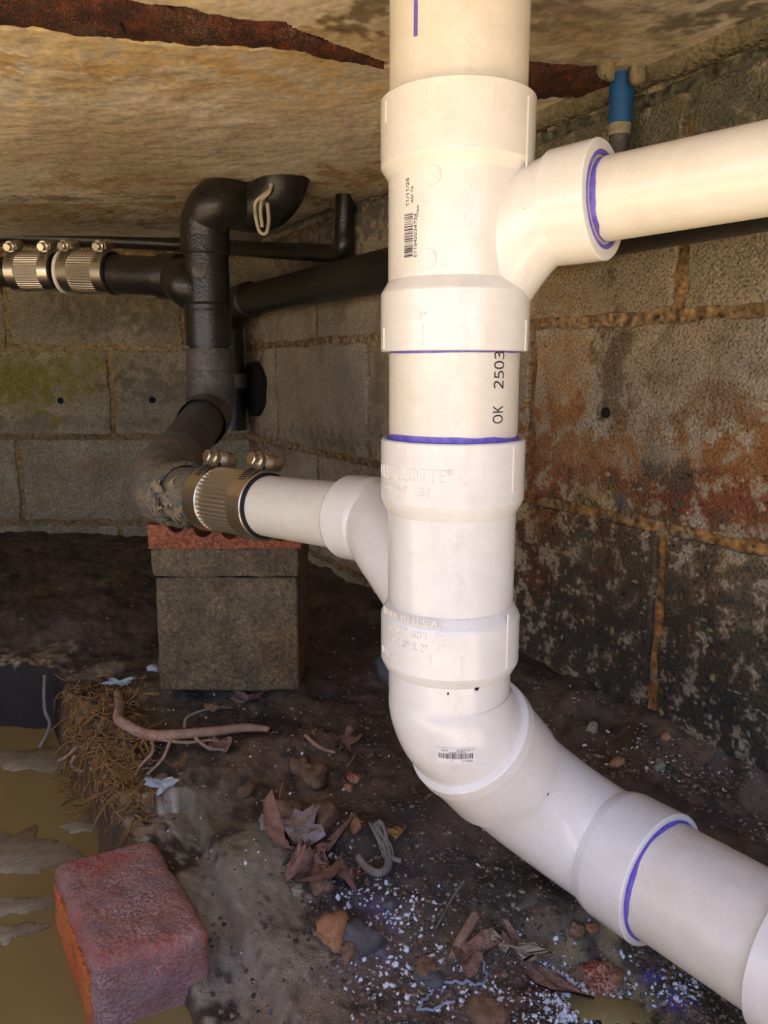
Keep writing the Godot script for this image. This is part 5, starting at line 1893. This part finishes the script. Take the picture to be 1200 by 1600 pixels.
	# leaves
	var leaves := [
		[462, 1308, 0.026, 0.02, 0.012, 0.5, M.leaf_grey, Vector3(0.35, 0.3, 0.1), "broken grey leaf lying flat above the crumpled brown leaves"],
		[470, 1345, 0.03, 0.02, 0.03, 0.8, M.leaf_brown, Vector3(0.2, 0.8, -0.2), "crumpled brown leaf just below the broken grey leaf"],
		[514, 1380, 0.02, 0.02, 0.03, 0.8, M.leaf_brown, Vector3(0.3, 2.0, 0.3), "crumpled brown leaf beside the tan pebbles"],
		[345, 1172, 0.012, 0.009, 0.008, 0.3, M.leaf_brown, Vector3(0.5, 0.4, 0.2), "small curled pinkish leaf under the thick root"],
		[335, 1112, 0.014, 0.005, 0.006, 0.2, M.leaf_ochre, Vector3(0.3, -0.3, 0.0), "narrow ochre leaf on dark soil in front of the concrete block"],
		[618, 1311, 0.009, 0.006, 0.004, 0.3, M.leaf_ochre, Vector3(0.2, 0.1, 0.1), "tiny orange-brown leaf scrap near the dried root bundle"],
		[388, 1098, 0.022, 0.01, 0.008, 0.5, M.leaf_brown, Vector3(0.3, -0.5, 0.1), "dark brown leaf scrap against the foot of the concrete block"],
		[540, 1165, 0.016, 0.012, 0.01, 0.5, M.leaf_brown, Vector3(0.4, 1.1, 0.1), "red-brown leaf scrap on the soil left of the white elbow"],
		[740, 1500, 0.016, 0.01, 0.012, 0.6, M.leaf_brown, Vector3(0.3, 0.6, 0.1), "small brown leaf curl beside the flat brown twig"]]
	for k in leaves.size():
		var l: Array = leaves[k]
		mb = MB.new()
		var g := on_ground(l[0], l[1], 0.006)
		sheet(mb, g, Basis.from_euler(l[7]), l[2], l[3], l[4], l[5], 40 + k)
		single("dead_leaf", mb, l[6], g, l[8], "leaf", "dead leaves")
	# paint flakes
	for s in [[255, 1243, 0.012, 0.009, "pale blue-grey flake near the corner of the concrete footing", 1], [187, 1072, 0.017, 0.006, "white torn flake at the top of the thick root", 2]]:
		mb = MB.new()
		var g := on_ground(s[0], s[1], 0.006)
		sheet(mb, g, Basis.from_euler(Vector3(0.4, 0.2, 0)), s[2], s[3], 0.003, 0.6, 80 + s[5], 0.001)
		single("paint_flake", mb, M.paint_flake, g, s[4], "flake", "pale flakes")
	# twigs, stems, cord
	run([[442, 1228, 0.002], [438, 1250, 0.004], [436, 1275, 0.004], [434, 1300, 0.006]], 0.0012, M.root, "leaf_stem", "thin upright brown stem of the broken grey leaf", "stem")
	run([[742, 1436], [728, 1462], [716, 1484], [709, 1504]], 0.0042, M.root, "flat_twig", "short stout brown twig on the gravelly soil", "twig", 0.0, "", false)
	run([[725, 1380], [705, 1408], [690, 1435], [680, 1455]], 0.001, M.root_grey, "thin_twig", "thin grey twig lying above the stout brown twig", "twig")
	run([[652, 1582], [668, 1560], [690, 1542], [720, 1540], [750, 1545], [760, 1530], [752, 1506], [748, 1495]], 0.0011, M.cord, "grey_cord", "loose blue-grey cord looping across the gravelly soil", "cord", 0.001, "", false)
	run([[652, 1582], [680, 1578], [712, 1568]], 0.0011, M.cord, "grey_cord", "short straight end of blue-grey cord below the loop", "cord", 0.001, "", false)
	run([[478, 1152], [492, 1165], [508, 1174], [524, 1178]], 0.0026, M.root, "bent_twig", "bent brown twig on the dark soil above the broken leaf", "twig")
	run([[556, 1180], [548, 1192], [541, 1200]], 0.0012, M.root_grey, "forked_twig", "small pale forked twig left of the white elbow", "twig")
	run([[225, 1088], [238, 1087], [250, 1086]], 0.0022, M.root_orange, "wood_chip", "little orange wood chip in front of the concrete block", "chip", 0.0, "", false)
	run([[560, 1350], [575, 1368], [592, 1374], [606, 1364], [606, 1340], [604, 1328]], 0.0038, M.root_grey, "dried_root", "dried grey root hook beside the frayed root bundle", "root", 0.004, "", false)
	run([[604, 1352], [615, 1354], [627, 1357]], 0.0024, M.root_grey, "dried_stick", "short pale stick crossing the dried root hook", "stick", 0.006, "", false)
	mb = MB.new()
	rng.seed = 8
	for k in 9:
		var p := []
		for j in 5:
			p.append(on_ground(580 + k * 2.2 + j * 4 + rng.randfn() * 2.5, 1300 + j * 13 + rng.randfn() * 2, 0.008 + 0.003 * rng.randf()))
		sweep(mb, smooth_path(p, 4), smooth_vals([0.0012, 0.0014, 0.0013, 0.0011, 0.0008], 4), 6)
	single("frayed_root_bundle", mb, M.root_grey, on_ground(590, 1330), "frayed bundle of pale dried root fibres near the white elbow", "root").set_meta("kind", "stuff")
	mb = MB.new()
	var sg := on_ground(800, 1492, 0.005)
	sheet(mb, sg, Basis.from_euler(Vector3(0.3, -0.7, 0.1)), 0.026, 0.01, 0.012, 0.6, 120, 0.003)
	single("bark_piece", mb, M.drip, sg, "curled pale bark strip beside the white crumbs", "bark")
	mb = MB.new()
	sg = on_ground(840, 1520, 0.004)
	sheet(mb, sg, Basis.from_euler(Vector3(0.1, -0.8, -0.2)), 0.034, 0.008, 0.01, 0.6, 121, 0.003)
	single("bark_piece", mb, M.leaf_brown, sg, "brown splintered bark strip running into the white crumbs", "bark")
	# stones told apart by colour and neighbour
	var stones := [
		[521, 1460, 0.019, 0.014, M.stone_tan, "tan broken stone on the edge of the grey footing", 1], [562, 1473, 0.018, 0.012, M.stone_grey, "dark grey flat stone right of the tan broken stone", 2],
		[545, 1490, 0.01, 0.008, M.stone_brown, "small brown stone between the tan stone and the grey stone", 3], [500, 1385, 0.016, 0.016, M.stone_brown, "brown earth lump under the crumpled leaves", 4],
		[465, 1395, 0.006, 0.005, M.scum, "little white pebble under the crumpled leaves", 5], [415, 1294, 0.006, 0.005, M.scum, "little pink-white pebble left of the broken grey leaf", 6],
		[935, 1540, 0.013, 0.014, M.stone_red, "red and white brick chip among the white crumbs", 7], [960, 1532, 0.009, 0.008, M.stone_tan, "orange pebble beside the red and white brick chip", 8],
		[900, 1460, 0.008, 0.008, M.stone_brown, "brown pebble just under the outlet pipe", 9], [925, 1460, 0.006, 0.005, M.stone_tan, "small yellow pebble close to the outlet pipe", 10],
		[668, 1518, 0.013, 0.009, M.stone_brown, "orange-brown stone above the loop of cord", 11], [670, 1530, 0.012, 0.006, M.stone_grey, "grey sliver of stone touching the loop of cord", 12],
		[745, 1478, 0.013, 0.007, M.stone_brown, "flat brown stone touching the stout twig", 13], [760, 1590, 0.018, 0.012, M.stone_brown, "larger rusty stone below the loop of cord", 14],
		[510, 1285, 0.02, 0.016, M.stone_brown, "clod of brown earth right of the broken grey leaf", 15], [490, 1220, 0.026, 0.018, M.stone_brown, "large clod of brown earth above the broken grey leaf", 16],
		[445, 1275, 0.02, 0.013, M.stone_brown, "clod of brown earth behind the stem of the grey leaf", 17], [555, 1295, 0.008, 0.009, M.stone_tan, "upright tan pebble left of the frayed root bundle", 18],
		[545, 1234, 0.006, 0.005, M.stone_tan, "round tan pebble beside the large clod", 19], [385, 1240, 0.012, 0.008, M.stone_brown, "small brown clod on the dark silt near the root tip", 20],
		[620, 1055, 0.03, 0.03, M.stone_grey, "dark rounded stone behind the foot of the white stack", 21], [430, 1060, 0.03, 0.01, M.stone_red, "reddish flat stone at the foot of the concrete block", 22],
		[470, 1200, 0.018, 0.011, M.stone_brown, "brown clod next to the bent twig", 23], [905, 1525, 0.011, 0.007, M.stone_brown, "rusty stone in the middle of the white crumbs", 24],
		[610, 1420, 0.007, 0.006, M.stone_grey, "dark grey pebble under the dried root hook", 25], [552, 1220, 0.009, 0.006, M.stone_red, "red crumb of brick beside the large clod", 26],
		[925, 1140, 0.007, 0.006, M.scum, "pale pebble on the dark slope behind the white bend", 27], [1040, 1155, 0.006, 0.005, M.stone_tan, "ochre pebble at the foot of the orange mortar joint", 28],
		[965, 1195, 0.008, 0.005, M.stone_tan, "tan crumb on the dark slope above the outlet hub", 29], [1030, 1200, 0.008, 0.006, M.scum, "pale flat crumb on the dark slope above the outlet hub", 30],
		[240, 1048, 0.01, 0.006, M.paint_flake, "pale grey crumb beside the torn white flake", 31]]
	for s in stones:
		mb = MB.new()
		var g := on_ground(s[0], s[1])
		var k := 0.72 if s[4] == M.stone_brown else 0.85
		var c := g + Vector3(0, s[3] * 0.35 * k, 0)
		stone(mb, c, Vector3(s[2], s[3], s[2] * 0.8) * k, s[6] * 1.3, s[6] + 30, 0.7, 16, 10)
		single("stone", mb, s[4], g, s[5], "stone")
